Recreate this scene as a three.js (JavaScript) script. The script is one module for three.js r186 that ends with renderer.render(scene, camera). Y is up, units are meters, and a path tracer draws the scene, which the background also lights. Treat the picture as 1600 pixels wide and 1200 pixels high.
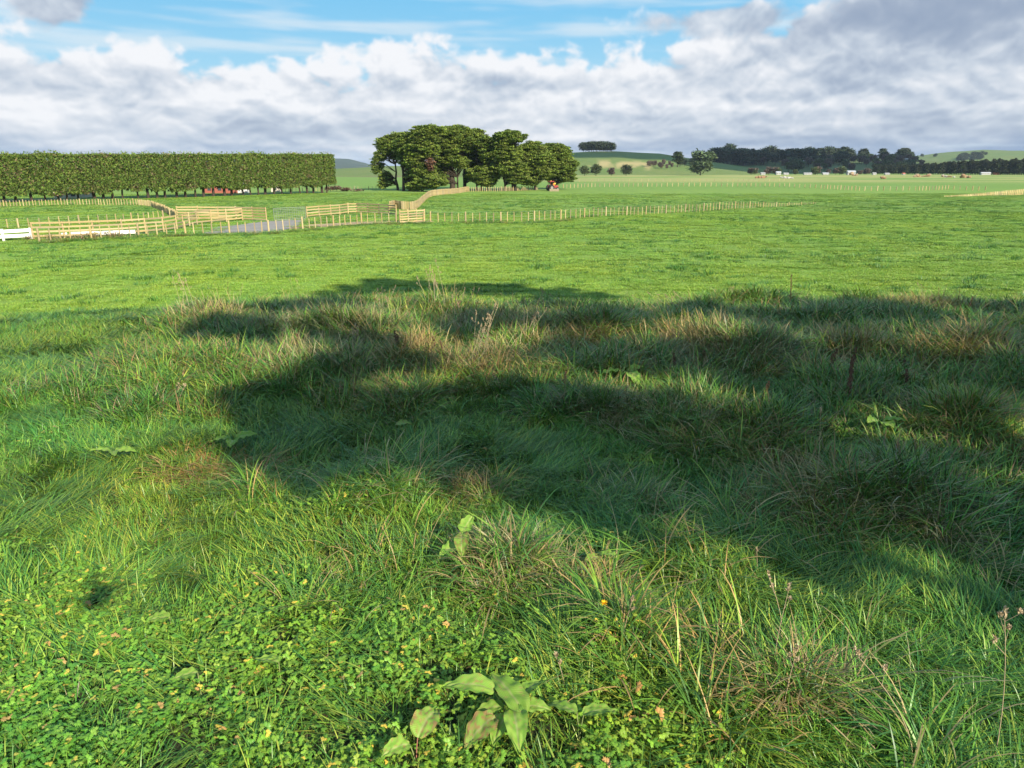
import * as THREE from 'three';
import { mergeGeometries } from 'three/addons/utils/BufferGeometryUtils.js';

// ---------- camera, sky, sun, exposure ----------
const scene = new THREE.Scene();
const PITCH = 16.94 * Math.PI / 180, FOCAL = 1110, EYE = 3.0;      // a small drone hovering about 3 m above the bank
const camera = new THREE.PerspectiveCamera(2 * Math.atan(600 / FOCAL) * 180 / Math.PI, 4 / 3, 0.05, 20000);
camera.position.set(0, EYE, 0);
camera.rotation.set(-PITCH, 0, 0);
const EXPOSURE = 1.9, SUN_I = 4.6;
const renderer = new THREE.WebGLRenderer({ antialias: true });
renderer.toneMapping = THREE.LinearToneMapping;
renderer.toneMappingExposure = EXPOSURE;
renderer.shadowMap.enabled = true;

// ---------- small maths ----------
function mulberry(a) { return () => { a |= 0; a = a + 0x6D2B79F5 | 0; let t = Math.imul(a ^ a >>> 15, 1 | a); t = t + Math.imul(t ^ t >>> 7, 61 | t) ^ t; return ((t ^ t >>> 14) >>> 0) / 4294967296; }; }
const rnd = mulberry(20240611);
const R = (a, b) => a + (b - a) * rnd();
const pick = (a) => a[Math.floor(rnd() * a.length)];
const clamp = (x, a = 0, b = 1) => Math.min(b, Math.max(a, x));
const smooth = (a, b, x) => { const t = clamp((x - a) / (b - a)); return t * t * (3 - 2 * t); };
const mix = (a, b, t) => a + (b - a) * t;
const mix3 = (a, b, t) => [mix(a[0], b[0], t), mix(a[1], b[1], t), mix(a[2], b[2], t)];
const curve = (pts, x) => { if (x <= pts[0][0]) return pts[0][1]; for (let i = 1; i < pts.length; i++) if (x <= pts[i][0]) { const [a, p] = pts[i - 1], [b, q] = pts[i]; return mix(p, q, (x - a) / (b - a)); } return pts[pts.length - 1][1]; };
const lin = (r, g, b) => [r, g, b].map((v) => { v /= 255; return v <= 0.04045 ? v / 12.92 : ((v + 0.055) / 1.055) ** 2.4; });
const PERM = new Uint8Array(512); { const p = [...Array(256).keys()], r = mulberry(77); for (let i = 255; i > 0; i--) { const j = Math.floor(r() * (i + 1)); [p[i], p[j]] = [p[j], p[i]]; } for (let i = 0; i < 512; i++) PERM[i] = p[i & 255]; }
const GX = new Float32Array(256), GY = new Float32Array(256); for (let i = 0; i < 256; i++) { GX[i] = Math.cos(i * 2.399); GY[i] = Math.sin(i * 2.399); }
function noise(x, y) {
  const xi = Math.floor(x), yi = Math.floor(y), fx = x - xi, fy = y - yi, X = xi & 255, Y = yi & 255;
  const u = fx * fx * fx * (fx * (fx * 6 - 15) + 10), v = fy * fy * fy * (fy * (fy * 6 - 15) + 10);
  const a = PERM[PERM[X] + Y], b = PERM[PERM[X + 1] + Y], c = PERM[PERM[X] + Y + 1], d = PERM[PERM[X + 1] + Y + 1];
  const p = GX[a] * fx + GY[a] * fy, q = GX[b] * (fx - 1) + GY[b] * fy, r = GX[c] * fx + GY[c] * (fy - 1), s = GX[d] * (fx - 1) + GY[d] * (fy - 1);
  return 1.5 * mix(mix(p, q, u), mix(r, s, u), v);
}
function fbm(x, y, n = 4) { let s = 0, a = 0.5; for (let i = 0; i < n; i++) { s += a * noise(x, y); x = x * 2.03 + 17.1; y = y * 2.03 + 9.7; a *= 0.5; } return s; }
function billow(x, y, n = 4) { let s = 0, a = 0.5; for (let i = 0; i < n; i++) { s += a * (1 - 2 * Math.abs(noise(x, y))); x = x * 2.07 + 31.3; y = y * 2.07 + 11.9; a *= 0.5; } return s; }

// the direction of a point of the picture (1600 x 1200) and the place on the ground where it lies
const SP = Math.sin(PITCH), CP = Math.cos(PITCH);
function ray(px, py) { const x = px - 800, y = 600 - py, z = FOCAL; return new THREE.Vector3(x, y * CP - z * SP, -(z * CP + y * SP)).normalize(); }
const sunDir = ray(172, 928).negate();                              // the drone's own shadow lies straight opposite the sun

// ---------- sky ----------
function skyAt(az, el) {                                            // degrees, az 0 ahead, + to the right; returns linear radiance as seen
  let c = mix3(lin(178, 224, 246), lin(126, 200, 243), smooth(3, 13, el));
  c = mix3(c, lin(104, 166, 230), smooth(13, 70, el));
  const ci = fbm(az * 0.05 + 3, el * 0.55 + 0.006 * az, 5);           // thin high streaks
  c = mix3(c, lin(232, 241, 247), 0.62 * smooth(0.0, 0.42, ci + 0.10) * smooth(5, 8, el) * (1 - smooth(20, 40, el)));
  const wx = az + 0.9 * fbm(az * 0.3 + 40, el * 0.5, 3), wy = el + 0.35 * fbm(az * 0.3 + 7, el * 0.5 + 60, 3);
  const X = wx * 0.21, Y = Math.log(Math.max(0.3, wy + 4)) * 3.4;
  const n0 = fbm(X, Y, 7) * 1.5 + 0.42 * billow(X * 2.1 + 3, Y * 2.1, 5), n1 = fbm(X + 0.06, Y + 0.22, 6) * 1.5 + 0.42 * billow(X * 2.1 + 3.12, Y * 2.1 + 0.42, 5), big = fbm(X * 0.4 + 11, Y * 0.7 + 5, 3);
  const dark = smooth(6, 30, az) * (1 - smooth(60, 110, az));
  const top = curve([[-180, 8], [-60, 8], [-34.6, 8.3], [-28, 8.1], [-23, 7.6], [-16.8, 7.6], [-9.8, 8.2], [-6, 8.7], [0, 8], [5, 7.6], [10, 8.2], [15, 9], [19, 10], [23, 11.4], [27, 13.2], [35, 14.5], [60, 12], [100, 9], [180, 8]], az);
  let cover = smooth(-0.2, 0.35, (top - el) * 0.42 + n0 * 1.15 - 0.3);
  cover = Math.max(cover, smooth(0.1, 0.6, n0 * 0.9 + 1.0 - Math.hypot((az + 29.6) / 3.0, (el - 10.1) / 1.5)));
  cover = Math.max(cover, 0.95 * smooth(0.0, 0.6, n0 * 0.9 + 1.1 - Math.hypot((az - 14.5) / 5.4, (el - 9.8) / 1.0)));
  cover = Math.max(cover, smooth(0.25, 0.7, fbm(az * 0.06 + 90, el * 0.09, 5) + 0.38) * smooth(18, 28, el) * 0.9 * (1 - smooth(60, 85, el)));
  // relief: lit from behind the viewer and above, so upper edges are white and bases grey-blue
  let lit = 0.72 - 0.05 * smooth(0, 14, az) + mix(0.22, 0.46, smooth(0.5, 6, el)) * (n0 - n1) + 0.5 * big + 0.34 * (1 - smooth(3, 7, el)) * fbm(az * 0.045 + 8, el * 0.8 + 3, 4) + 0.12 * n0;
  lit += 0.36 * smooth(-2.2, -0.2, el - top) - mix(0.20, 0.34, smooth(-15, 12, az)) * (1 - smooth(0.6, 4.0, el));
  lit -= dark * (0.08 + 0.56 * smooth(5.6, 9, el));
  if (Math.hypot((az + 29.6) / 3.4, (el - 10.1) / 2) < 1.3) lit -= 0.85 * (1 - smooth(0.7, 1.3, Math.hypot((az + 29.6) / 3.4, (el - 10.1) / 2)));
  lit -= 0.5 * (1 - smooth(0.6, 1.3, Math.hypot((az - 14.5) / 5.6, (el - 9.8) / 1.2)));
  if (lit < 0.34) lit = 0.34 * Math.exp((lit - 0.34) / 0.34);
  lit = clamp(lit);
  let cl = lit < 0.5 ? mix3(lin(146, 164, 190), lin(200, 211, 225), lit / 0.5) : mix3(lin(200, 211, 225), lin(246, 248, 252), (lit - 0.5) / 0.5);
  cl = mix3(cl, lin(120, 158, 205), 0.5 * (1 - smooth(0.3, 3.0, el)) * (1 - lit));
  c = mix3(c, cl, cover);
  // clear gaps just above the hills
  const gap = smooth(0.1, 0.45, fbm(az * 0.09 + 2.4, el * 1.2 + 4, 4) + 0.04) * smooth(0.1, 0.5, el) * (1 - smooth(1.3, 2.2, el));
  c = mix3(c, lin(214, 230, 243), 0.75 * gap);
  return c;
}
{
  const W = 4096, Hh = 2048, data = new Float32Array(W * Hh * 4);
  for (let j = 0; j < Hh; j++) {
    const el = (j + 0.5) / Hh * 180 - 90;
    const step = el > 40 ? 8 : el > 20 ? 4 : 1;
    for (let i = 0; i < W; i++) {
      const o = (j * W + i) * 4;
      if (el < 0) { data[o] = 0.10; data[o + 1] = 0.16; data[o + 2] = 0.06; data[o + 3] = 1; continue; }
      let az = ((i + 0.5) / W - 0.25) * 360; if (az > 180) az -= 360;
      if (i % step) { for (let q = 0; q < 3; q++) data[o + q] = data[o - 4 + q]; data[o + 3] = 1; continue; }
      // the seam behind the viewer: cross-fade the two sides
      let c = skyAt(az, el); if (Math.abs(az) > 165) c = mix3(c, skyAt(az > 0 ? az - 360 : az + 360, el), (Math.abs(az) - 165) / 30);
      for (let q = 0; q < 3; q++) data[o + q] = c[q] / EXPOSURE;
      data[o + 3] = 1;
    }
  }
  const t = new THREE.DataTexture(data, W, Hh, THREE.RGBAFormat, THREE.FloatType);
  t.mapping = THREE.EquirectangularReflectionMapping; t.magFilter = t.minFilter = THREE.LinearFilter; t.needsUpdate = true;
  scene.background = t; scene.environment = t;
}
const sun = new THREE.DirectionalLight(new THREE.Color(1.0, 0.9, 0.74), SUN_I);
sun.name = 'sun';
sun.position.copy(sunDir).multiplyScalar(300); sun.castShadow = true; sun.shadow.radius = 1.3;
sun.shadow.mapSize.set(4096, 4096);
Object.assign(sun.shadow.camera, { left: -150, right: 150, top: 150, bottom: -150, near: 1, far: 900 });
scene.add(sun, sun.target);
scene.fog = new THREE.FogExp2(new THREE.Color(0.62, 0.76, 0.95), 0.00006);

// ---------- naming ----------
const used = new Map();
function numbered(name) { const n = used.get(name) || 0; used.set(name, n + 1); return n ? `${name}_${String(n).padStart(3, '0')}` : name; }
function tag(o, label, category, group, kind) { o.userData.label = label; if (category) o.userData.category = category; if (group) o.userData.group = group; if (kind) o.userData.kind = kind; return o; }
function thing(name, label, category, pos, group, turn = 0) { const o = new THREE.Group(); o.name = numbered(name); o.position.copy(pos); o.rotation.y = turn; scene.add(o); return tag(o, label, category, group); }
function part(name, geo, mat, parent) { const m = new THREE.Mesh(geo, mat); m.name = name; m.castShadow = m.receiveShadow = true; parent.add(m); return m; }
function copyOf(root, pos, turn, scale, label, group) { const r = root.clone(); r.name = numbered(root.name.replace(/_\d{3}$/, '')); r.position.copy(pos); r.rotation.y = turn; r.scale.set(...scale); r.userData = { ...root.userData, label, group }; scene.add(r); return r; }
const std = (rgb, roughness = 0.85, more = {}) => new THREE.MeshStandardMaterial({ color: new THREE.Color().setRGB(...rgb), roughness, ...more });

// ---------- ground ----------
const PLAIN = -3.4;
const slopeAt = (x, d) => PLAIN * smooth(12.5, 33, d + 1.3 * noise(x * 0.09, d * 0.07 + 3) - 0.05 * Math.min(0, x + 6));
const rankZone = (x, d) => {                                        // the strip of rank, half dead growth along the brink, wider to the right
  const w = 1.2 * noise(x * 0.35, d * 0.35 + 9);
  const near = mix(8.6, 5.4, smooth(-1.5, 4.0, x + w));
  return smooth(near - 0.8, near + 1.0, d + w) * (1 - smooth(16.2, 18.2, d + w)) * smooth(-7.2, -4.8, x + w - 0.12 * (d - 12));
};
const mounds = [];                                                  // hummocks: [x, d, radius, height]
function height0(x, d) {
  let h = slopeAt(x, d) + 0.05 * fbm(x * 0.5, d * 0.5, 3);
  if (d > 14) h += smooth(14, 60, d) * (0.22 * noise(x * 0.045, d * 0.03) + 0.05 * noise(x * 0.22 + 5, d * 0.2)) * (1 - smooth(250, 500, d));
  if (d < 22 && d > 3) h += rankZone(x, d) * (0.26 * fbm(x * 0.75 + 20, d * 0.75, 3) + 0.06);
  return h;
}
function heightAt(x, d) {
  let h = height0(x, d);
  if (d < 24 && d > 1) for (const [mx, md, r, a] of mounds) { const q = ((x - mx) ** 2 + (d - md) ** 2) / (r * r); if (q < 6) h += a * Math.exp(-q); }
  return h;
}
function at(px, py, H = heightAt) {                                 // the ground point seen at a pixel
  const v = ray(px, py); let t = 1.5, last = t;
  while (t < 9000) { if (EYE + v.y * t < H(v.x * t, -v.z * t)) break; last = t; t *= 1.012; }
  for (let i = 0; i < 24; i++) { const m = (last + t) / 2; if (EYE + v.y * m < H(v.x * m, -v.z * m)) t = m; else last = m; }
  return new THREE.Vector3(v.x * t, H(v.x * t, -v.z * t), v.z * t);
}
// hummocks where the photograph shows them: pixel, radius m, height m
for (const [px, py, r, a] of [[480, 478, 0.9, 0.30], [320, 500, 0.7, 0.18], [1140, 486, 1.0, 0.28], [1340, 486, 0.7, 0.2], [940, 528, 0.6, 0.25], [1050, 480, 0.6, 0.2], [1150, 555, 0.9, 0.22], [820, 560, 0.7, 0.2],
  [1500, 680, 0.55, 0.3], [1520, 560, 0.8, 0.25], [1060, 680, 0.5, 0.2], [1300, 790, 0.45, 0.18], [600, 770, 0.4, 0.22], [800, 885, 0.28, 0.18], [640, 560, 0.7, 0.16], [930, 650, 0.5, 0.18], [1200, 690, 0.45, 0.2],
  [960, 1010, 0.3, 0.16], [1230, 1080, 0.3, 0.18], [1380, 480, 0.7, 0.2], [180, 490, 0.9, 0.16], [540, 520, 0.7, 0.2], [700, 490, 0.8, 0.18], [1400, 790, 0.4, 0.15], [300, 700, 0.4, 0.1], [1590, 620, 0.6, 0.25], [60, 590, 0.6, 0.1]]) {
  const p = at(px, py, height0); mounds.push([p.x, -p.z, r, a * 0.95]);
}
// a tiling texture of mottled grass: colour and relief
function tiled(n, f) { const a = new Float32Array(n * n); for (let j = 0; j < n; j++) for (let i = 0; i < n; i++) { const u = i / n, v = j / n, w = (p, q) => f(p, q); const bx = u, by = v; a[j * n + i] = w(u, v) * (1 - bx) * (1 - by) + w(u - 1, v) * bx * (1 - by) + w(u, v - 1) * (1 - bx) * by + w(u - 1, v - 1) * bx * by; } return a; }
function texture(n, rgb, srgb) { const d = new Uint8Array(n * n * 4); for (let i = 0; i < n * n; i++) { const c = rgb(i); d[i * 4] = c[0]; d[i * 4 + 1] = c[1]; d[i * 4 + 2] = c[2]; d[i * 4 + 3] = 255; } const t = new THREE.DataTexture(d, n, n); t.magFilter = THREE.LinearFilter; t.minFilter = THREE.LinearMipmapLinearFilter; t.generateMipmaps = true; t.wrapS = t.wrapT = THREE.RepeatWrapping; if (srgb) t.colorSpace = THREE.SRGBColorSpace; t.needsUpdate = true; return t; }
const N = 512, coarse = tiled(N, (u, v) => fbm(u * 7, v * 7, 5) * 1.6), fine = tiled(N, (u, v) => fbm(u * 46 + 3, v * 46, 4) * 1.8);
const sward = texture(N, (i) => { const a = clamp(0.5 + 0.5 * coarse[i]), b = clamp(0.5 + 0.5 * fine[i]), k = 188 + 42 * b + 28 * a; return [clamp(k * (0.92 + 0.14 * a), 0, 255), clamp(k, 0, 255), clamp(k * 0.9, 0, 255)]; }, true);
const swardBump = texture(N, (i) => { const k = clamp(0.5 + 0.28 * coarse[i] + 0.4 * fine[i]) * 255; return [k, k, k]; });
const bark = tiled(256, (u, v) => fbm(u * 18, v * 5, 4) * 1.7), barkTex = texture(256, (i) => { const k = 215 + 50 * bark[i]; return [k, k * 0.96, k * 0.9].map((q) => clamp(q, 0, 255)); }, true), barkBump = texture(256, (i) => { const k = clamp(0.5 + 0.5 * bark[i]) * 255; return [k, k, k]; });

const GREEN = [0.195, 0.345, 0.042];
const trackPts = [[322, 365], [425, 364.5], [455, 357], [482, 343], [427, 345.5], [388, 349.5], [340, 355]].map(([a, b]) => at(a, b));
const earthPts = [[452, 357], [560, 351], [676, 347], [676, 344.5], [620, 346], [560, 347], [482, 351]].map(([a, b]) => at(a, b));
const inside = (poly, x, z) => { let r = false; for (let i = 0, j = poly.length - 1; i < poly.length; j = i++) { const a = poly[i], b = poly[j]; if ((a.z > z) !== (b.z > z) && x < (b.x - a.x) * (z - a.z) / (b.z - a.z) + a.x) r = !r; } return r; };
function groundColour(x, d) {
  let c = [0.045, 0.052, 0.018];                                      // thatch and soil below the long grass
  const n1 = fbm(x * 0.06, d * 0.05 + 2, 4), n2 = fbm(x * 0.35 + 8, d * 0.22, 4), n3 = fbm(x * 0.012 + 4, d * 0.02, 3);
  let far = mix3(GREEN, [0.24, 0.36, 0.048], clamp(0.5 + 0.8 * n1)); far = mix3(far, [0.15, 0.27, 0.04], 0.7 * smooth(0.05, 0.5, n2 + 0.3 * n1));
  far = mix3(far, [0.24, 0.32, 0.06], 0.35 * smooth(0.15, 0.5, n3) * smooth(70, 120, d));
  c = mix3(c, far, smooth(17, 32, d));
  // beyond the far fence: duller paddocks, a straw coloured strip, then the settled plain
  if (d > 190) { c = mix3(c, [0.17, 0.31, 0.04], smooth(200, 260, d) * 0.7); const s = smooth(-0.15, 0.2, fbm(x * 0.006 + 1, d * 0.02, 4) + 0.14); c = mix3(c, [0.55, 0.46, 0.20], s * smooth(300, 380, d) * (1 - smooth(640, 800, d)) * 0.6 * smooth(-40, 60, x)); }
  return c;
}
{
  // rings of points round the viewer, close ones near, out to the horizon; finer ahead than behind
  const ang = []; for (let i = 0; i <= 320; i++) ang.push(-0.96 + 1.92 * i / 320); for (let i = 1; i < 64; i++) ang.push(0.96 + (2 * Math.PI - 1.92) * i / 64); ang.push(-0.96 + 2 * Math.PI);
  const rad = [0]; for (let r = 0.6; r < 9000; r *= r < 40 ? 1.018 : 1.03) rad.push(r); rad.push(12000);
  const A = ang.length, pos = [], col = [], uv = [], idx = [];
  for (const r of rad) for (const a of ang) {
    const x = r * Math.sin(a), d = r * Math.cos(a), c = groundColour(x, d);
    pos.push(x, r > 600 ? PLAIN : heightAt(x, d), -d); col.push(...c); uv.push(x / 9, d / 9);
  }
  for (let i = 0; i < rad.length - 1; i++) for (let j = 0; j < A - 1; j++) { const p = i * A + j, q = p + A; idx.push(p, p + 1, q, p + 1, q + 1, q); }
  const g = new THREE.BufferGeometry();
  g.setAttribute('position', new THREE.Float32BufferAttribute(pos, 3)); g.setAttribute('color', new THREE.Float32BufferAttribute(col, 3)); g.setAttribute('uv', new THREE.Float32BufferAttribute(uv, 2));
  g.setIndex(idx); g.computeVertexNormals();
  const m = new THREE.MeshStandardMaterial({ vertexColors: true, map: sward, bumpMap: swardBump, bumpScale: 0.045, roughness: 0.95 });
  const o = part('ground', g, m, scene); tag(o, 'green paddock and grassy bank running to the hills', 'ground', null, 'structure');
}
// flat sheets that follow the ground: gravel track, bare earth
function sheet(name, label, poly, rgb, lift, rough) {
  const v = poly.map((p) => new THREE.Vector2(p.x, p.z)), lo = v.reduce((a, b) => a.clone().min(b)), hi = v.reduce((a, b) => a.clone().max(b)), pos = [], col = [], idx = [], step = 0.45;
  const nx = Math.ceil((hi.x - lo.x) / step), nz = Math.ceil((hi.y - lo.y) / step), id = new Map();
  const vert = (i, j) => { const k = i * 5000 + j; if (!id.has(k)) { const x = lo.x + i * step, z = lo.y + j * step; id.set(k, pos.length / 3); pos.push(x, heightAt(x, -z) + lift, z); const n = 0.85 + 0.3 * fbm(x * 0.8, z * 0.8, 4); col.push(rgb[0] * n, rgb[1] * n, rgb[2] * n); } return id.get(k); };
  for (let i = 0; i < nx; i++) for (let j = 0; j < nz; j++) { const cx = lo.x + (i + 0.5) * step, cz = lo.y + (j + 0.5) * step, w = 0.7; if (inside(poly, cx + w * noise(cx * 0.7, cz * 0.7), cz + w * noise(cx * 0.7 + 9, cz * 0.7))) { const a = vert(i, j), b = vert(i + 1, j), c = vert(i, j + 1), d = vert(i + 1, j + 1); idx.push(a, c, b, b, c, d); } }
  const g = new THREE.BufferGeometry(); g.setAttribute('position', new THREE.Float32BufferAttribute(pos, 3)); g.setAttribute('color', new THREE.Float32BufferAttribute(col, 3)); g.setIndex(idx); g.computeVertexNormals();
  return tag(part(name, g, new THREE.MeshStandardMaterial({ vertexColors: true, roughness: rough }), scene), label, null, null, 'structure');
}
sheet('track', 'grey gravel farm track leading to the wire gate', trackPts, [0.27, 0.25, 0.22], 0.03, 0.95);
sheet('earth_strip', 'strip of bare tan earth below the wooden rail fence', earthPts, [0.42, 0.31, 0.16], 0.03, 0.95);

// ---------- grass ----------
function bladeInto(B, x, z, az, len, w, tilt, curl, seg, c, twist = 0, y0 = 0) {
  let px = x, py = y0, pz = z, t = tilt; const sx = -Math.sin(az + twist), sz = Math.cos(az + twist), start = B.pos.length / 3;
  for (let s = 0; s <= seg; s++) {
    const k = s / seg, hw = s === seg ? 0 : w * 0.5 * (k < 0.35 ? 0.75 + 0.7 * k : 1 - (k - 0.35) ** 2 * 1.6);
    if (s === seg) { B.pos.push(px, py, pz); B.col.push(...c); } else { B.pos.push(px - sx * hw, py, pz - sz * hw, px + sx * hw, py, pz + sz * hw); B.col.push(...c, ...c); }
    px += Math.sin(t) * Math.cos(az) * len / seg; pz += Math.sin(t) * Math.sin(az) * len / seg; py += Math.cos(t) * len / seg; t += curl / seg;
  }
  for (let s = 0; s < seg - 1; s++) { const a = start + s * 2; B.idx.push(a, a + 1, a + 2, a + 1, a + 3, a + 2); }
  const a = start + (seg - 1) * 2; B.idx.push(a, a + 1, a + 2);
}
const newB = () => ({ pos: [], col: [], idx: [] });
function geoOf(B) { const g = new THREE.BufferGeometry(); g.setAttribute('position', new THREE.Float32BufferAttribute(B.pos, 3)); g.setAttribute('color', new THREE.Float32BufferAttribute(B.col, 3)); if (B.uv) g.setAttribute('uv', new THREE.Float32BufferAttribute(B.uv, 2)); g.setIndex(B.idx); g.computeVertexNormals(); return g; }
function tuft({ n, len, w, spread, tilt, curl, seg, cols, comb }) {
  const B = newB();
  for (let i = 0; i < n; i++) {
    const th = R(0, 6.283), r = spread * Math.sqrt(rnd()), az = comb ? R(-comb, comb) : th + R(-0.9, 0.9), c = pick(cols), j = R(0.8, 1.2);
    bladeInto(B, r * Math.cos(th), r * Math.sin(th), az, R(...len), R(...w), R(...tilt), R(...curl), seg, [c[0] * j * R(0.94, 1.06), c[1] * j, c[2] * j], R(-0.5, 0.5), -0.02);
  }
  return geoOf(B);
}
const leafMat = (rough = 0.55, tr = 0.35) => new THREE.MeshPhysicalMaterial({ vertexColors: true, roughness: rough, transmission: tr, thickness: 0, side: THREE.DoubleSide, specularIntensity: 0.6 });
const grassMat = leafMat(0.42, 0.14), dryMat = leafMat(0.8, 0.1), herbMat = leafMat(0.48, 0.16);
const G1 = [0.096, 0.225, 0.024], G2 = [0.158, 0.290, 0.030], G3 = [0.062, 0.172, 0.032], G4 = [0.24, 0.32, 0.045], P1 = [0.135, 0.280, 0.030], P2 = [0.200, 0.340, 0.038], P4 = [0.265, 0.350, 0.052], Y1 = [0.40, 0.36, 0.09], D1 = [0.34, 0.25, 0.10], D2 = [0.24, 0.16, 0.07], D3 = [0.44, 0.35, 0.17];
const times = (n, f) => Array.from({ length: n }, (_, i) => f(i));
// turf: square pieces of many blades each, laid side by side; small tufts go on top of them
function turf(size, tufts, kindsOf) {
  const B = newB();
  for (let i = 0; i < tufts; i++) {
    const cx = R(-0.54, 0.54) * size, cz = R(-0.54, 0.54) * size, k = pick(kindsOf), dir = R(0, 6.283), shade = R(0.7, 1.25), warm = R(0.9, 1.15);
    for (let b = 0; b < k.n; b++) {
      const th = R(0, 6.283), r = k.spread * Math.sqrt(rnd()), az = k.comb ? k.comb0 + R(-k.comb, k.comb) : th + R(-0.9, 0.9), c = pick(k.cols), j = shade * R(0.8, 1.2);
      bladeInto(B, cx + r * Math.cos(th), cz + r * Math.sin(th), az, R(...k.len), R(...k.w), R(...k.tilt), R(...k.curl), k.seg, [c[0] * j * warm, c[1] * j, c[2] * j], R(-0.5, 0.5), -0.03);
    }
  }
  return geoOf(B);
}
const lushK = { n: 16, len: [0.10, 0.24], w: [0.004, 0.0078], spread: 0.07, tilt: [0.15, 0.95], curl: [0.3, 1.5], seg: 4, cols: [G1, G1, G2, G2, G3, G4, G1] };
const lowK = { n: 14, len: [0.08, 0.18], w: [0.004, 0.0075], spread: 0.07, tilt: [0.5, 1.3], curl: [0.0, 0.9], seg: 3, cols: [G2, G2, G2, G4, G4, P2, P4, D1] };
const combK = (a) => ({ n: 16, len: [0.18, 0.36], w: [0.005, 0.009], spread: 0.10, tilt: [0.55, 1.1], curl: [0.4, 1.0], seg: 5, cols: [G1, G2, G3, G3, G4], comb: 0.7, comb0: a });
const rankK = { n: 16, len: [0.22, 0.48], w: [0.007, 0.012], spread: 0.10, tilt: [0.1, 0.95], curl: [0.4, 1.8], seg: 4, cols: [G1, G3, G2, G3, G1, G1, G4, D2] };
const straw = { n: 9, len: [0.2, 0.42], w: [0.006, 0.010], spread: 0.12, tilt: [0.3, 1.3], curl: [0.2, 1.4], seg: 4, cols: [D1, D1, D2, D3, Y1, G4] };
const paddK = { n: 30, len: [0.06, 0.15], w: [0.012, 0.022], spread: 0.3, tilt: [0.2, 1.1], curl: [0.2, 1.2], seg: 2, cols: [P1, P2, P2, P4] };
const kinds = {
  lush: times(7, (i) => turf(0.5, 76, [lushK, lushK, lowK, combK(i)])),
  combed: times(5, (i) => turf(0.5, 70, [combK(i * 1.3), combK(i * 1.3 + 0.5), lushK])),
  low: times(5, () => turf(0.5, 84, [lowK, lowK, lushK])),
  thin: times(4, (i) => turf(0.5, 26, [lushK, lowK, combK(i)])),
  rank: times(6, () => turf(0.5, 58, [rankK, rankK, rankK, lushK, straw])),
  paddock: times(4, () => turf(2, 140, [paddK])),
  broad: times(5, () => tuft({ n: 26, len: [0.3, 0.62], w: [0.006, 0.011], spread: 0.10, tilt: [0.1, 0.75], curl: [0.7, 2.0], seg: 6, cols: [G1, G1, G3, G2, G3, G4, D1] })),
  dry: times(6, () => tuft({ n: 24, len: [0.2, 0.5], w: [0.005, 0.010], spread: 0.14, tilt: [0.2, 1.2], curl: [0.3, 1.6], seg: 4, cols: [D1, D1, D2, D3, D1, G4] })),
  clump: times(4, () => tuft({ n: 40, len: [0.18, 0.36], w: [0.015, 0.03], spread: 0.36, tilt: [0.1, 0.9], curl: [0.3, 1.4], seg: 3, cols: [G1, G3, G3, G2] })),
};
// creeping buttercup: leaves of three notched lobes on thin stalks
function buttercup(yellow) {
  const B = newB();
  for (let i = 0; i < 11; i++) {
    const th = R(0, 6.28), r = 0.10 * Math.sqrt(rnd()), h = R(0.02, 0.13), s = R(0.014, 0.028), x = r * Math.cos(th), z = r * Math.sin(th), f = R(0, 6.28), tl = R(-0.5, 0.5), tm = R(-0.5, 0.5);
    const odd = rnd() < yellow, c0 = odd ? pick([[0.55, 0.42, 0.06], [0.5, 0.30, 0.10]]) : pick([G2, [0.15, 0.32, 0.028], [0.105, 0.26, 0.028], [0.20, 0.36, 0.035], [0.26, 0.38, 0.045]]), j = R(0.85, 1.15), c = c0.map((q) => q * j);
    bladeInto(B, x * 0.3, z * 0.3, Math.atan2(z, x), Math.hypot(h, r * 0.7), 0.003, Math.atan2(r * 0.7, h), 0, 2, [0.15, 0.24, 0.05], 0, -0.02);
    for (let l = -1; l <= 1; l++) {
      const a = f + l * 1.25, put = (rr, da, up) => { const q = a + da, dx = rr * s * Math.cos(q), dz = rr * s * Math.sin(q); B.pos.push(x + dx, h + up * s + dx * tl + dz * tm, z + dz); B.col.push(...c); return B.pos.length / 3 - 1; };
      const o = put(0.05, 0, 0), ring = [put(0.62, -0.62, -0.05), put(0.95, -0.42, -0.16), put(0.74, -0.2, -0.02), put(1.12, 0, -0.1), put(0.74, 0.2, -0.02), put(0.95, 0.42, -0.16), put(0.62, 0.62, -0.05)], mid = put(0.6, 0, 0.1);
      B.idx.push(o, mid, ring[0]); for (let k = 0; k < 6; k++) B.idx.push(mid, ring[k + 1], ring[k]); B.idx.push(o, ring[6], mid);
    }
  }
  return geoOf(B);
}
kinds.herb = [...times(6, () => buttercup(0.02)), buttercup(0.5)];

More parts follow.
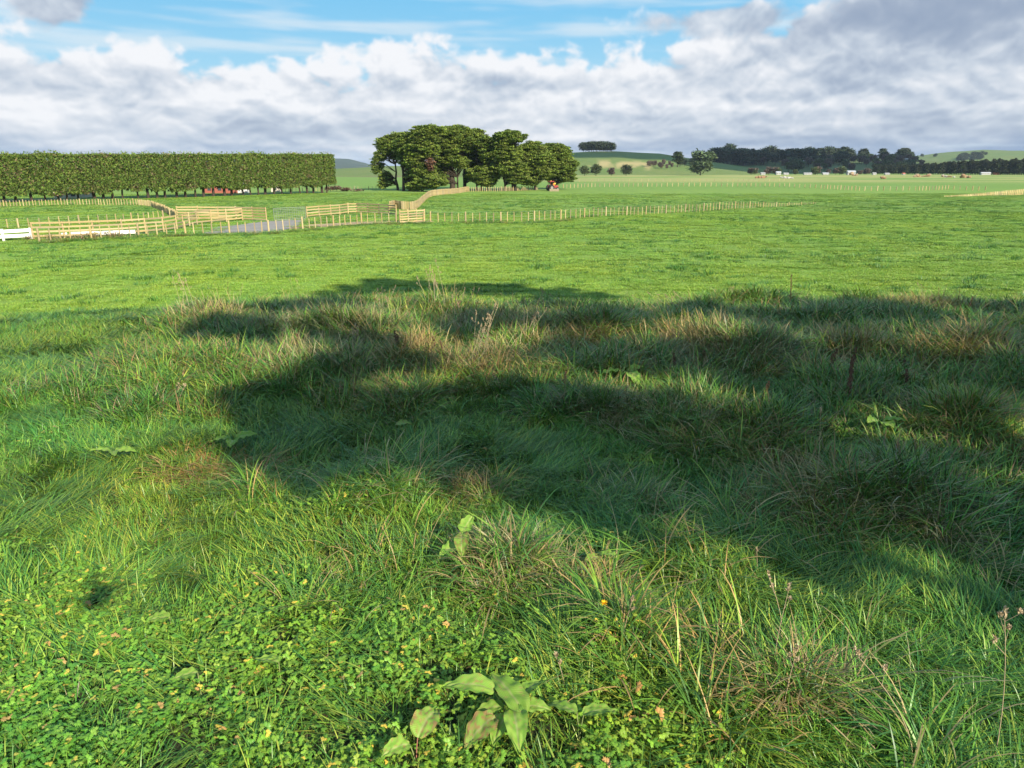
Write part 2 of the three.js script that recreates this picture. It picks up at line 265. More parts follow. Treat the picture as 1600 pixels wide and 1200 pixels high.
const laid = {};                                                    // kind -> variant -> [matrix, colour]
const mtx = new THREE.Matrix4(), qt = new THREE.Quaternion(), eu = new THREE.Euler(), sc = new THREE.Vector3(), ps = new THREE.Vector3();
function lay(kind, v, x, d, turn, s, sy, tint) { const k = (laid[kind] ||= kinds[kind].map(() => ({ m: [], c: [] })))[v]; mtx.compose(ps.set(x, heightAt(x, d), -d), qt.setFromEuler(eu.set(R(-0.12, 0.12), turn, R(-0.12, 0.12))), sc.set(s, s * sy, s)); k.m.push(...mtx.elements); k.c.push(...tint); }
const nrm = new THREE.Vector3(), UPV = new THREE.Vector3(0, 1, 0), q2 = new THREE.Quaternion();
function layTile(kind, v, x, d, s, sy, tint) { const k = (laid[kind] ||= kinds[kind].map(() => ({ m: [], c: [] })))[v], e = 0.25 * s; nrm.set(heightAt(x - e, d) - heightAt(x + e, d), 2 * e, heightAt(x, d + e) - heightAt(x, d - e)).normalize(); nrm.lerp(UPV, 0.1).normalize(); qt.setFromUnitVectors(UPV, nrm).multiply(q2.setFromAxisAngle(UPV, Math.floor(R(0, 4)) * Math.PI / 2 + R(-0.15, 0.15))); mtx.compose(ps.set(x, heightAt(x, d), -d), qt, sc.set(s, s * sy, s)); k.m.push(...mtx.elements); k.c.push(...tint); }
function tiles(d0, d1, size, f) { for (let d = d0; d < d1; d += size) { const h = 0.80 * d + 1.6; for (let x = -Math.ceil(h / size) * size; x <= h; x += size) f(x + R(-0.04, 0.04) * size, d + R(-0.04, 0.04) * size); } }
const dryPatch = [];                                                // centres of dead growth: [x, d, radius]
for (const [px, py, r] of [[345, 506, 0.5], [180, 492, 0.6], [95, 466, 0.7], [510, 575, 0.7], [470, 520, 0.6], [560, 520, 0.6], [640, 560, 0.5], [690, 470, 0.8], [800, 520, 0.8], [830, 478, 0.8], [925, 530, 0.55], [1150, 552, 0.9], [1090, 545, 0.6], [1060, 668, 0.45],
  [985, 645, 0.5], [1205, 690, 0.45], [1510, 668, 0.55], [1450, 650, 0.35], [1530, 565, 0.7], [1290, 780, 0.5], [1430, 800, 0.5], [1240, 735, 0.3], [800, 870, 0.26], [735, 770, 0.22], [1010, 790, 0.22], [1440, 485, 0.7], [1380, 470, 0.6], [1230, 1070, 0.2], [900, 905, 0.2], [760, 590, 0.6], [600, 620, 0.5], [300, 470, 0.5], [1350, 610, 0.4], [1580, 700, 0.4], [880, 555, 0.5], [1330, 545, 0.5]]) { const p = at(px, py); dryPatch.push([p.x, -p.z, r]); }
const dryness = (x, d) => { let s = 0; for (const [a, b, r] of dryPatch) { const q = ((x - a) ** 2 + (d - b) ** 2) / (r * r); if (q < 5) s = Math.max(s, Math.exp(-q)); } return s; };
const broadSpots = [[600, 760, 0.45], [960, 1000, 0.28], [1230, 1080, 0.28], [1090, 860, 0.4], [1480, 700, 0.5], [800, 880, 0.25], [1150, 1100, 0.3], [1420, 1120, 0.35], [520, 960, 0.2], [1300, 800, 0.4], [1520, 780, 0.4], [620, 880, 0.3], [1100, 700, 0.4], [400, 780, 0.3], [960, 520, 0.5], [1480, 560, 0.5]].map(([a, b, r]) => { const p = at(a, b); return [p.x, -p.z, r]; });
const broadness = (x, d) => { let s = 0; for (const [a, b, r] of broadSpots) { const q = ((x - a) ** 2 + (d - b) ** 2) / (r * r); if (q < 5) s = Math.max(s, Math.exp(-q)); } return s; };
const herbZone = (x, d) => { const n = fbm(x * 1.1 + 3, d * 1.1, 3), e = mix(4.9, 4.0, smooth(-2.5, 1.2, x)); return clamp(smooth(0.0, 0.9, (e - d) * 0.9 + 0.9 * n + 0.25) * (1 - smooth(0.55, 1.5, x + 0.5 * n)) + 0.4 * smooth(0.2, 0.45, fbm(x * 0.6 + 33, d * 0.6, 3)) * (1 - smooth(9, 13, d))); };
function tintAt(x, d) { const n = fbm(x * 0.45 + 2, d * 0.45, 3), m = fbm(x * 1.9 + 7, d * 1.9, 2), k = R(0.85, 1.18); return [clamp(k * (1 + 0.55 * n + 0.2 * m), 0.5, 1.6), k * (1 + 0.10 * n + 0.1 * m), k * (1 - 0.25 * n)]; }
const softTint = (x, d) => tintAt(x, d).map((q, i) => 0.5 + 0.5 * q);
const combDir = (x, d) => 3.2 * noise(x * 0.35 + 60, d * 0.35) + 1.6 * noise(x * 1.1, d * 1.1 + 30);
function scatter(d0, d1, perM2, f) {
  const half = (d) => 0.80 * d + 1.6; let area = 0; const steps = 40; for (let i = 0; i < steps; i++) area += 2 * half(mix(d0, d1, (i + 0.5) / steps)) * (d1 - d0) / steps;
  const n = Math.floor(area * perM2), hm = half(d1); let placed = 0, guard = 0;
  while (placed < n && guard++ < n * 8) { const d = R(d0, d1), h = half(d); if (rnd() * hm > h) continue; placed++; f(R(-h, h), d); }
}
const dockSpots = [[790, 1140, 0.07], [742, 1115, 0.06], [820, 1110, 0.06], [815, 1180, 0.06], [735, 1175, 0.06], [645, 1190, 0.08], [905, 1158, 0.08], [435, 1072, 0.08], [315, 1088, 0.06], [268, 992, 0.07], [722, 870, 0.1], [975, 595, 0.3], [370, 708, 0.2], [180, 720, 0.25]].map(([a, b, r]) => { const p = at(a, b); return [p.x, -p.z, r]; });
function nearDock(x, d) { for (const [a, b, r] of dockSpots) if ((x - a) ** 2 + (d - b) ** 2 < r * r) return true; return false; }
// turf near the viewer: lush, pressed over, short, rank, or thin where the leafy mat grows
const turfKind = (x, d) => { const hz = herbZone(x, d), rz = rankZone(x, d), n = fbm(x * 0.5 + 70, d * 0.5, 3) + R(-0.12, 0.12); if (rnd() < hz * 0.8) return 'thin'; if (rnd() < 0.85 * rz) return 'rank'; return n > 0.12 ? 'combed' : n < -0.10 && x < 1.5 ? 'low' : 'lush'; };
tiles(2.2, 9.4, 0.47, (x, d) => { const k = turfKind(x, d); layTile(k, Math.floor(R(0, kinds[k].length)), x, d, R(1, 1.1), R(0.75, 1.1), tintAt(x, d)); });
tiles(9.4, 20, 0.66, (x, d) => { const k = turfKind(x, d); layTile(k === 'thin' ? 'lush' : k, Math.floor(R(0, kinds[k === 'thin' ? 'lush' : k].length)), x, d, R(1.4, 1.5), R(0.55, 0.85), tintAt(x, d)); });
tiles(18.5, 50, 1.9, (x, d) => layTile('paddock', Math.floor(R(0, 4)), x, d, 1, R(0.8, 1.1), softTint(x * 0.4, d * 0.4)));
tiles(50, 110, 3.0, (x, d) => { if (inside(trackPts, x, -d) || inside(earthPts, x, -d)) return; layTile('paddock', Math.floor(R(0, 4)), x, d, 1.6, R(0.5, 0.75), softTint(x * 0.3, d * 0.3)); });
tiles(110, 190, 5.2, (x, d) => layTile('paddock', Math.floor(R(0, 4)), x, d, 2.8, R(0.28, 0.45), softTint(x * 0.2, d * 0.2)));
// single tufts over the turf
scatter(2.2, 9.5, 160, (x, d) => {
  const hz = herbZone(x, d), dr = dryness(x, d), br = broadness(x, d), t = tintAt(x, d), q = rnd();
  if (q < 0.9 * dr) return lay('dry', Math.floor(R(0, 6)), x, d, R(0, 6.28), R(0.7, 1.1), R(0.5, 1.0), t);
  if (q < 0.9 * dr + 0.3 * br) return lay('broad', Math.floor(R(0, 5)), x, d, R(0, 6.28), R(0.7, 1.15), R(0.7, 1.05), t);
});
scatter(2.2, 9.5, 420, (x, d) => {
  const open = fbm(x * 2.6 + 50, d * 2.6, 3); if (nearDock(x, d) || rnd() > herbZone(x, d) * 0.8 || open < -0.12) return;
  lay('herb', rnd() < (d < 3.7 ? 0.06 : 0.03) ? 6 : Math.floor(R(0, 6)), x, d, R(0, 6.28), R(0.7, 1.2), R(0.6, 1.2) * (1 + 0.9 * open), tintAt(x, d));
});
scatter(9.5, 19, 180, (x, d) => {
  const rz = rankZone(x, d), dr = dryness(x, d), br = broadness(x, d), t = tintAt(x, d), q = rnd();
  if (q < 0.78 * dr + 0.03 * rz) return lay('dry', Math.floor(R(0, 6)), x, d, R(0, 6.28), R(0.9, 1.5), R(0.7, 1.15), t);
  if (rnd() < 0.12 * br + 0.10 * rz) return lay('broad', Math.floor(R(0, 5)), x, d, R(0, 6.28), R(0.8, 1.3), R(0.7, 1.0), t);
});
// the flattened brown patch in the open grass
{ const p = at(345, 736); for (let i = 0; i < 60; i++) { const a = R(0, 6.28), r = 0.42 * Math.sqrt(rnd()); lay('dry', Math.floor(R(0, 6)), p.x + 1.3 * r * Math.cos(a), -p.z + 0.7 * r * Math.sin(a), R(0, 6.28), R(0.9, 1.2), R(0.3, 0.45), [1.15, 0.85, 0.75]); } }
// ragged growth left standing along the long fence
for (let i = 0; i < 520; i++) { const px = R(40, 900), py = curve([[62, 379], [240, 369], [330, 366.5], [400, 365.5], [495, 358], [575, 350.5], [672, 348.5], [830, 347.5], [900, 343]], px) + R(-0.5, 2.5), p = at(px, py); lay('clump', Math.floor(R(0, 4)), p.x, -p.z, R(0, 6.28), R(0.6, 1.3), R(0.6, 1.2), pick([[1.4, 0.8, 1.2], [0.8, 0.85, 0.9], [1.0, 0.9, 0.9], [1.7, 0.75, 1.3]])); }
// darker clumps left by grazing
scatter(24, 150, 0.8, (x, d) => { if (inside(trackPts, x, -d) || inside(earthPts, x, -d)) return; if (fbm(x * 0.12 + 5, d * 0.12, 3) + R(-0.25, 0.25) < 0.12) return; lay('clump', Math.floor(R(0, 4)), x, d, R(0, 6.28), R(0.6, 1.3), R(0.6, 1.2), [0.72, 0.82, 0.9].map((q) => q * R(0.85, 1.1))); });
const grassNames = { low: ['short_grass', 'short sunlit grass mixed with straw on the open bank'], thin: ['sparse_grass', 'sparse blades of grass between the small lobed leaves'], lush: ['meadow_grass', 'short lush green grass covering the bank'], combed: ['flattened_grass', 'long green grass pressed over in swirls on the bank'], broad: ['tall_grass', 'tall arching broad-bladed grass in thick tufts'], rank: ['rank_grass', 'rank mixed grass growing along the brink of the bank'], dry: ['dry_grass', 'dead tan and brown grass in matted patches on the bank'], paddock: ['paddock_grass', 'short bright green grass of the grazed paddock'], clump: ['clump_grass', 'darker grass clumps dotted over the paddock'], herb: ['buttercup_undergrowth', 'mat of small lobed leaves covering the nearest ground'] };
const col1 = new THREE.Color();
for (const [k, vs] of Object.entries(laid)) {
  const g = new THREE.Group(); g.name = numbered(grassNames[k][0]); tag(g, grassNames[k][1], 'grass', null, 'stuff'); scene.add(g);
  vs.forEach((v, i) => {
    const n = v.m.length / 16; if (!n) return;
    const im = new THREE.InstancedMesh(kinds[k][i], k === 'dry' ? dryMat : k === 'herb' ? herbMat : grassMat, n);
    im.name = k === 'herb' ? 'leaves' : 'grass'; im.userData.kind = 'stuff'; im.castShadow = im.receiveShadow = true;
    im.instanceMatrix.array.set(v.m); for (let q = 0; q < n; q++) im.setColorAt(q, col1.setRGB(v.c[q * 3], v.c[q * 3 + 1], v.c[q * 3 + 2]));
    g.add(im);
  });
}
console.log('instances', Object.entries(laid).map(([k, v]) => k + ' ' + v.reduce((s, q) => s + q.m.length / 16, 0)).join(', '));
// ---------- timber, wire and fences ----------
const woodTones = [[0.62, 0.52, 0.27], [0.54, 0.44, 0.23], [0.66, 0.57, 0.34], [0.47, 0.40, 0.25]].map((c) => std(c, 0.8, { map: barkTex, bumpMap: barkBump, bumpScale: 0.004 }));
const greyWood = std([0.42, 0.38, 0.28], 0.85, { map: barkTex }), whitePaint = std([0.82, 0.82, 0.80], 0.5), wireMat = std([0.45, 0.46, 0.46], 0.45, { metalness: 0.6 });
const unitBox = new THREE.BoxGeometry(1, 1, 1); unitBox.translate(0, 0.5, 0);
const unitBar = new THREE.BoxGeometry(1, 1, 1);
const postGeo = mergeGeometries([new THREE.CylinderGeometry(0.5, 0.5, 0.98, 8).translate(0, 0.49, 0), new THREE.CylinderGeometry(0.4, 0.5, 0.02, 8).translate(0, 0.99, 0)]);
const palingGeo = (() => { const s = new THREE.Shape(); s.moveTo(-0.5, 0); s.lineTo(0.5, 0); s.lineTo(0.5, 0.97); s.lineTo(0.4, 1); s.lineTo(-0.4, 1); s.lineTo(-0.5, 0.97); return new THREE.ExtrudeGeometry(s, { depth: 1, bevelEnabled: false }).translate(0, 0, -0.5); })();
function pathOf(px) { return px.map(([a, b]) => at(a, b)); }
function walk(pts, gap) { const out = [pts[0].clone()]; let left = gap; for (let i = 1; i < pts.length; i++) { let a = pts[i - 1].clone(); const b = pts[i]; let L = Math.hypot(b.x - a.x, b.z - a.z); while (L >= left) { a.lerp(b, left / L); a.y = heightAt(a.x, -a.z); out.push(a.clone()); L = Math.hypot(b.x - a.x, b.z - a.z); left = gap; } left -= L; } return out; }
function upright(name, geo, mat, parent, p, w, h, t, turn, sink = 0.1) { const m = part(name, geo, mat, parent); m.position.copy(p).sub(parent.position); m.position.y -= sink; m.scale.set(w, h + sink, t); m.rotation.set(R(-0.02, 0.02), turn, R(-0.02, 0.02)); return m; }
function bar(name, mat, parent, a, b, h, t, geo = unitBar) { const m = part(name, geo, mat, parent), v = b.clone().sub(a); m.position.copy(a).add(b).multiplyScalar(0.5).sub(parent.position); m.quaternion.setFromUnitVectors(new THREE.Vector3(1, 0, 0), v.clone().normalize()); m.scale.set(v.length(), h, t); return m; }
const up = (p, y) => new THREE.Vector3(p.x, p.y + y, p.z);
function wireGeo(pts, r) { const B = newB(); pts.forEach((p, i) => { for (const [dx, dy] of [[0, 1], [0.87, -0.5], [-0.87, -0.5]]) { B.pos.push(p.x + dx * r, p.y + dy * r, p.z + dx * r * 0.5); B.col.push(1, 1, 1); } if (i) for (let k = 0; k < 3; k++) { const a = (i - 1) * 3 + k, b = (i - 1) * 3 + (k + 1) % 3; B.idx.push(a, b, a + 3, b, b + 3, a + 3); } }); return geoOf(B); }
function wireFence(label, px, { gap, h, every = 4, pw = 0.19, bw = 0.09, wires = [0.25, 0.5, 0.75, 0.98], group, grey, dip = 0 }) {
  const pts = pathOf(px), o = thing('wire_fence', label, 'fence', pts[0], group), spots = walk(pts, gap);
  spots.forEach((p, i) => {
    const q = p.clone(); q.x += R(-0.06, 0.06); q.y = heightAt(q.x, -q.z) - dip * smooth(0.74, 1, i / spots.length);
    if (i % every === 0) upright('post', postGeo, grey && rnd() < 0.4 ? greyWood : pick(woodTones), o, q, pw * R(0.9, 1.1), h * R(1.0, 1.1), pw, R(0, 3));
    else upright('batten', unitBox, grey && rnd() < 0.4 ? greyWood : pick(woodTones), o, q, bw, h * R(0.9, 1.0), bw * 0.8, R(0, 3), 0.02);
  });
  for (const y of wires) { const g = wireGeo(spots.map((p, i) => up(p, y * h - dip * smooth(0.74, 1, i / spots.length))), 0.005); g.translate(-o.position.x, -o.position.y, -o.position.z); part('wire', g, wireMat, o); }
  return o;
}
wireFence('long post and wire fence crossing the middle paddock in front of the gravel track', [[62, 378.5], [240, 367.5], [330, 364.5], [400, 363.5], [495, 356], [575, 348.5], [672, 346.5], [760, 346.5], [830, 345.5], [900, 341], [1000, 336], [1100, 330.5], [1180, 325], [1275, 318.5]], { gap: 0.86, h: 1.2, every: 5, dip: 0.85 });
wireFence('closely battened wire fence curving beside the clipped shelterbelt', [[-60, 325], [0, 322.5], [140, 320.5], [215, 320.5], [238, 323], [252, 329.5], [265, 336], [276, 341.5]], { gap: 0.5, h: 1.05, every: 6, bw: 0.11, pw: 0.17 });
wireFence('sparse wire fence between the shelterbelt paddock and the rail fence', [[-60, 359.5], [4, 357.5], [105, 352], [172, 348.5], [215, 346], [258, 341.5], [272, 341]], { gap: 1.0, h: 1.05, every: 6 });
wireFence('post and batten fence at the foot of the big evergreen clump', [[733, 299.5], [780, 298.8], [840, 296.5]], { gap: 0.62, h: 1.2, every: 3, pw: 0.2, bw: 0.14 });
wireFence('far wire fence stretching from the red tractor across the open paddocks', [[880, 294], [930, 292], [1030, 291.5], [1150, 291.5], [1282, 294.5], [1344, 298], [1431, 297.5], [1482, 296], [1548, 298]], { gap: 2.0, h: 1.25, every: 4, pw: 0.28, bw: 0.2, wires: [0.5, 0.95] });
wireFence('faint distant wire fence just below the straw coloured strip', [[905, 284.5], [1000, 283.5], [1130, 284], [1230, 283]], { gap: 3.4, h: 1.25, every: 3, pw: 0.2, bw: 0.14, wires: [0.9], grey: true });
wireFence('pale wire fence in front of the reeds between shelterbelt and pines', [[430, 300.5], [540, 297.5], [600, 296]], { gap: 1.1, h: 1.1, every: 4, wires: [0.5, 0.95], grey: true });
function railFence(label, px, { gap, h, rails, rh = 0.16, mats = woodTones, name = 'rail_fence', pw = 0.17 }) {
  const pts = pathOf(px), o = thing(name, label, 'fence', pts[0]), spots = walk(pts, gap);
  spots.forEach((p) => upright('post', mats === woodTones ? postGeo : unitBox, pick(mats), o, p, pw, h * R(1.0, 1.06), pw, 0));
  const side = new THREE.Vector3(0, 0, pw * 0.5 + 0.03);
  for (let i = 1; i < spots.length; i++) for (const y of rails) bar('rail', pick(mats), o, up(spots[i - 1], y * h + R(-0.015, 0.015)).add(side), up(spots[i], y * h + R(-0.015, 0.015)).add(side), rh, 0.045);
  return o;
}
railFence('curving wooden rail fence running from the white rails up to the gravel track', [[53, 374], [120, 371.5], [212, 367], [250, 363.5], [276, 359.5], [304, 351.5], [345, 347.5], [385, 344]], { gap: 2.5, h: 1.55, rails: [0.2, 0.45, 0.7, 0.95] });
railFence('straight wooden rail fence ending at the wire gate on the shelterbelt side', [[278, 343], [340, 343], [389, 343.8], [427, 345.5]], { gap: 2.6, h: 1.65, rails: [0.12, 0.33, 0.54, 0.75, 0.95], rh: 0.17 });
railFence('wooden rail fence arching from the gate towards the paling fence', [[480, 340.5], [518, 337], [554, 333], [580, 334], [606, 336], [627, 338.5]], { gap: 2.5, h: 1.45, rails: [0.2, 0.45, 0.7, 0.95] });
railFence('short wooden stock pen fence with five rails beside the wire fence', [[625, 348.5], [648, 347.2], [671, 346]], { gap: 1.15, h: 1.5, rails: [0.1, 0.3, 0.5, 0.7, 0.92], rh: 0.14 });
railFence('white painted double rail fence at the edge of the lower paddock', [[-40, 379], [0, 376.8], [27, 375.5], [54, 373.5]], { gap: 2.2, h: 1.05, rails: [0.38, 0.8], rh: 0.3, mats: [whitePaint], name: 'white_rail_fence', pw: 0.14 });
{ // the long white board lying low along the rail fence
  const a = at(97, 372.5), b = at(212, 367.2), o = thing('white_board', 'long white board lying low along the foot of the curving rail fence', 'board', a);
  const m = at(112, 371.8); const m2 = at(106, 372.1);
  bar('board', whitePaint, o, up(m, 0.38), up(b, 0.34), 0.34, 0.06); bar('board', whitePaint, o, up(a, 0.36), up(m2, 0.38), 0.30, 0.06);
  for (let i = 0; i <= 6; i++) { const p = m.clone().lerp(b, i / 6); p.y = heightAt(p.x, -p.z); p.z -= 0.09; upright('peg', unitBox, greyWood, o, p, 0.08, 0.5, 0.08, 0); }
}
function palingFence(label, px, h, sinkAt, gap = 0.17, ratio = 0.8) {
  const pts = pathOf(px), o = thing('paling_fence', label, 'fence', pts[0]), spots = walk(pts, gap), step = Math.ceil(spots.length / 290);
  for (let i = 0; i + 1 < spots.length; i++) { const p = spots[i], q = spots[i + 1], turn = -Math.atan2(q.z - p.z, q.x - p.x), s = sinkAt ? sinkAt(i / spots.length) : 0.05; upright('paling', palingGeo, pick(woodTones), o, p, gap * ratio, h - s + R(-0.02, 0.02), 0.022 + 0.01 * (i % 2), turn, 0.05); }
  const back = spots.filter((_, i) => i % Math.round(2.4 / gap) === 0);
  for (let i = 1; i < back.length; i++) for (const y of [0.25, 0.75]) bar('rail', pick(woodTones), o, up(back[i - 1], y * h - (sinkAt ? sinkAt((i - 1) / back.length) : 0)).add(new THREE.Vector3(0.05, 0, -0.06)), up(back[i], y * h - (sinkAt ? sinkAt(i / back.length) : 0)).add(new THREE.Vector3(0.05, 0, -0.06)), 0.09, 0.05);
}
palingFence('snaking timber paling fence climbing from the rail yards to the evergreen clump', [[609, 328], [617, 326], [629, 328], [641, 328.5], [648, 327.5], [654, 324.4], [662, 316], [669, 309], [675.6, 306.4], [687, 305], [704, 303.6], [718, 301.5], [727, 299.7], [733, 299]], 1.42, null, 0.36);
palingFence('lone timber paling fence dipping out of sight behind the rise of the open paddock', [[1476, 307.8], [1510, 307], [1550, 305.8], [1600, 304], [1660, 301]], 1.6, (k) => 1.3 * (1 - smooth(0, 0.75, k)), 0.62, 0.55);
{ // wire mesh farm gate
  const a = at(429, 345.5), b = at(478, 342.5), o = thing('farm_gate', 'grey wire mesh farm gate between the two wooden rail fences', 'gate', a), h = 1.55, n = 14;
  const galv = std([0.30, 0.31, 0.31], 0.5, { metalness: 0.4 });
  const P = (k, y) => { const p = a.clone().lerp(b, k); p.y = mix(a.y, b.y, k) + y; return p; };
  for (const k of [0, 1]) { const m = bar('frame', galv, o, P(k, 0.12), P(k, h), 0.04, 0.04); m.name = 'frame'; }
  for (const y of [0.12, h]) bar('frame', galv, o, P(0, y), P(1, y), 0.035, 0.035);
  for (let i = 1; i < n; i++) bar('mesh_wire', galv, o, P(i / n, 0.12), P(i / n, h), 0.022, 0.022);
  for (let i = 1; i < 7; i++) bar('mesh_wire', galv, o, P(0, mix(0.12, h, i / 7)), P(1, mix(0.12, h, i / 7)), 0.018, 0.018);
}
// ---------- tractor below the evergreens ----------
{
  const p = at(863, 298), o = thing('tractor', 'red farm tractor with an orange panel parked below the evergreen clump', 'tractor', p, undefined, 0.5);
  const red = std([0.27, 0.035, 0.03], 0.5), orange = std([0.5, 0.17, 0.03], 0.5), yellow = std([0.65, 0.42, 0.05], 0.4), tyre = std([0.02, 0.02, 0.02], 0.9), rim = std([0.22, 0.2, 0.18], 0.5), glass = new THREE.MeshPhysicalMaterial({ color: 0xd8e4e0, roughness: 0.05, transmission: 1, thickness: 0 });
  const rb = (w, h, d, x, y, z) => { const s = new THREE.Shape(), r = 0.08; s.moveTo(-w / 2 + r, -h / 2); s.lineTo(w / 2 - r, -h / 2); s.lineTo(w / 2, -h / 2 + r); s.lineTo(w / 2, h / 2 - r); s.lineTo(w / 2 - r, h / 2); s.lineTo(-w / 2 + r, h / 2); s.lineTo(-w / 2, h / 2 - r); s.lineTo(-w / 2, -h / 2 + r); return new THREE.ExtrudeGeometry(s, { depth: d - 0.06, bevelEnabled: true, bevelSize: 0.03, bevelThickness: 0.03, bevelSegments: 2 }).translate(x, y, z - d / 2 + 0.03); };
  part('bonnet', rb(1.6, 0.62, 0.75, 1.0, 1.15, 0), red, o); part('chassis', rb(2.6, 0.3, 0.5, 0.3, 0.72, 0), std([0.08, 0.08, 0.08], 0.7), o);
  part('cab_base', rb(1.25, 0.5, 1.25, -0.5, 1.05, 0), red, o); part('roof', rb(1.45, 0.16, 1.4, -0.5, 2.62, 0), red, o);
  for (const [x, z] of [[-1.08, 0.58], [-1.08, -0.58], [0.08, 0.58], [0.08, -0.58]]) part('cab_pillar', new THREE.BoxGeometry(0.07, 1.26, 0.07).translate(x, 1.92, z), red, o);
  part('window', new THREE.BoxGeometry(0.01, 1.2, 1.08).translate(0.1, 1.92, 0), glass, o);
  part('panel', rb(0.55, 0.6, 0.1, 0.05, 1.75, 0.72), orange, o); part('beacon', new THREE.CylinderGeometry(0.12, 0.14, 0.2, 10).translate(-0.5, 2.8, 0), yellow, o); part('toolbox', rb(0.5, 0.4, 0.3, 0.3, 2.0, 0.75), yellow, o);
  const wheel = (r, w, x, z) => { const g = new THREE.LatheGeometry([[r * 0.55, -w / 2], [r * 0.92, -w / 2], [r, -w / 3], [r, w / 3], [r * 0.92, w / 2], [r * 0.55, w / 2]].map(([a, b]) => new THREE.Vector2(a, b)), 20).rotateX(Math.PI / 2).translate(x, r, z), m = part('wheel', g, tyre, o); part('rim', new THREE.CylinderGeometry(r * 0.56, r * 0.56, w * 0.8, 16).rotateX(Math.PI / 2).translate(x, r, z), rim, m); };
  wheel(0.85, 0.45, -0.75, 0.85); wheel(0.85, 0.45, -0.75, -0.85); wheel(0.5, 0.3, 1.35, 0.72); wheel(0.5, 0.3, 1.35, -0.72);
  const q = at(866, 299), t = thing('timber_block', 'low cream timber block lying in front of the red tractor', 'timber', q);
  for (let i = 0; i < 3; i++) bar('plank', greyWood, t, up(q, 0.12 + 0.22 * i).add(new THREE.Vector3(-1.35, 0, 0)), up(q, 0.12 + 0.22 * i).add(new THREE.Vector3(1.35, 0, R(-0.1, 0.1))), 0.2, 0.5);
}
// ---------- piles of stumps and logs out on the plain ----------
const rootMat = std([0.40, 0.27, 0.17], 0.95, { map: barkTex, bumpMap: barkBump, bumpScale: 0.03 }), rootMat2 = std([0.46, 0.36, 0.25], 0.95, { map: barkTex }), stoneMat = std([0.42, 0.40, 0.37], 0.95);
function lumpGeo(r, s) { const g = new THREE.IcosahedronGeometry(r, 2), p = g.attributes.position; for (let i = 0; i < p.count; i++) { const x = p.getX(i), y = p.getY(i), z = p.getZ(i), n = 1 + 0.35 * noise(x / r * 1.3 + s, y / r * 1.3 + z / r * 1.7 + s); p.setXYZ(i, x * n, y * n * 0.8, z * n); } g.computeVertexNormals(); return g; }
const lumps = times(4, (i) => lumpGeo(1, i * 7.3)), logGeo = new THREE.CylinderGeometry(0.5, 0.62, 1, 9).rotateZ(Math.PI / 2);
for (const [px, py, w, n, label, pale] of [[1187, 278.5, 5.5, 11, 'pinkish brown heap of uprooted stumps behind the far wire fence', 0], [1228, 279, 3.2, 5, 'small heap of stumps and pale rubble just beside the pinkish brown heap', 1], [1383, 279.5, 2.6, 5, 'small low heap of roots alone on the open plain', 0], [1432, 276.5, 2.4, 4, 'dark heap of stumps ahead of the dark plantation', 0], [1448, 276, 2.6, 5, 'brown heap of stumps close to the dark heap', 0], [1480, 277.5, 6, 8, 'long low heap of grey logs on the plain', 1], [1507, 278, 4.5, 8, 'brown heap of logs at the end of the long grey heap', 0], [1335, 274.5, 4, 5, 'low brown brush heap before the white houses', 0]]) {
  const p = at(px, py), o = thing('stump_heap', label, 'log heap', p), big = -p.z / 330;
  for (let i = 0; i < n; i++) { const lump = rnd() < 0.6, m = part(lump ? 'stump' : 'log', lump ? pick(lumps) : logGeo, pale && rnd() < 0.6 ? stoneMat : pick([rootMat, rootMat2]), o), s = R(0.45, 0.95) * big; m.position.set(R(-w, w) * 0.5 * big, s * 0.5 + R(0, 0.7) * big * (rnd() < 0.4), R(-1, 1)); if (lump) m.scale.set(s, s * R(0.7, 1.2), s); else m.scale.set(R(2, 3.6) * big, s * 0.6, s * 0.6); m.rotation.set(R(-0.4, 0.4), R(-0.8, 0.8), R(-0.35, 0.35)); }
}
// ---------- trees ----------
const trunkMat = std([0.075, 0.06, 0.045], 0.95, { map: barkTex, bumpMap: barkBump, bumpScale: 0.02 });
const crownMat = new THREE.MeshPhysicalMaterial({ vertexColors: true, roughness: 0.8, transmission: 0.2, thickness: 0, side: THREE.DoubleSide, specularIntensity: 0.4 });
function limbInto(B, pts, r0, r1, sides = 7) {
  const start = B.pos.length / 3; let acc = 0;
  pts.forEach((p, i) => { const k = i / (pts.length - 1), r = mix(r0, r1, k ** 0.8), a = pts[Math.max(0, i - 1)], b = pts[Math.min(pts.length - 1, i + 1)], t = b.clone().sub(a).normalize(), n = new THREE.Vector3(1, 0, 0.3).cross(t).normalize(), m = t.clone().cross(n); if (i) acc += p.distanceTo(pts[i - 1]);
    for (let s = 0; s <= sides; s++) { const q = s / sides * 6.2832, c = Math.cos(q) * r, d = Math.sin(q) * r; B.pos.push(p.x + n.x * c + m.x * d, p.y + n.y * c + m.y * d, p.z + n.z * c + m.z * d); B.col.push(1, 1, 1); B.uv.push(s / sides * 2, acc * 0.4); } });
  const S = sides + 1; for (let i = 0; i < pts.length - 1; i++) for (let s = 0; s < sides; s++) { const a = start + i * S + s; B.idx.push(a, a + 1, a + S, a + 1, a + S + 1, a + S); }
}
const bent = (a, b, n, sag, r) => times(n + 1, (i) => { const k = i / n, p = a.clone().lerp(b, k); const w = Math.sin(k * Math.PI); p.x += w * R(-r, r); p.y += w * (sag + R(-r, r)); p.z += w * R(-r, r); return p; });
const newL = () => ({ pos: [], col: [], idx: [], uv: [] });
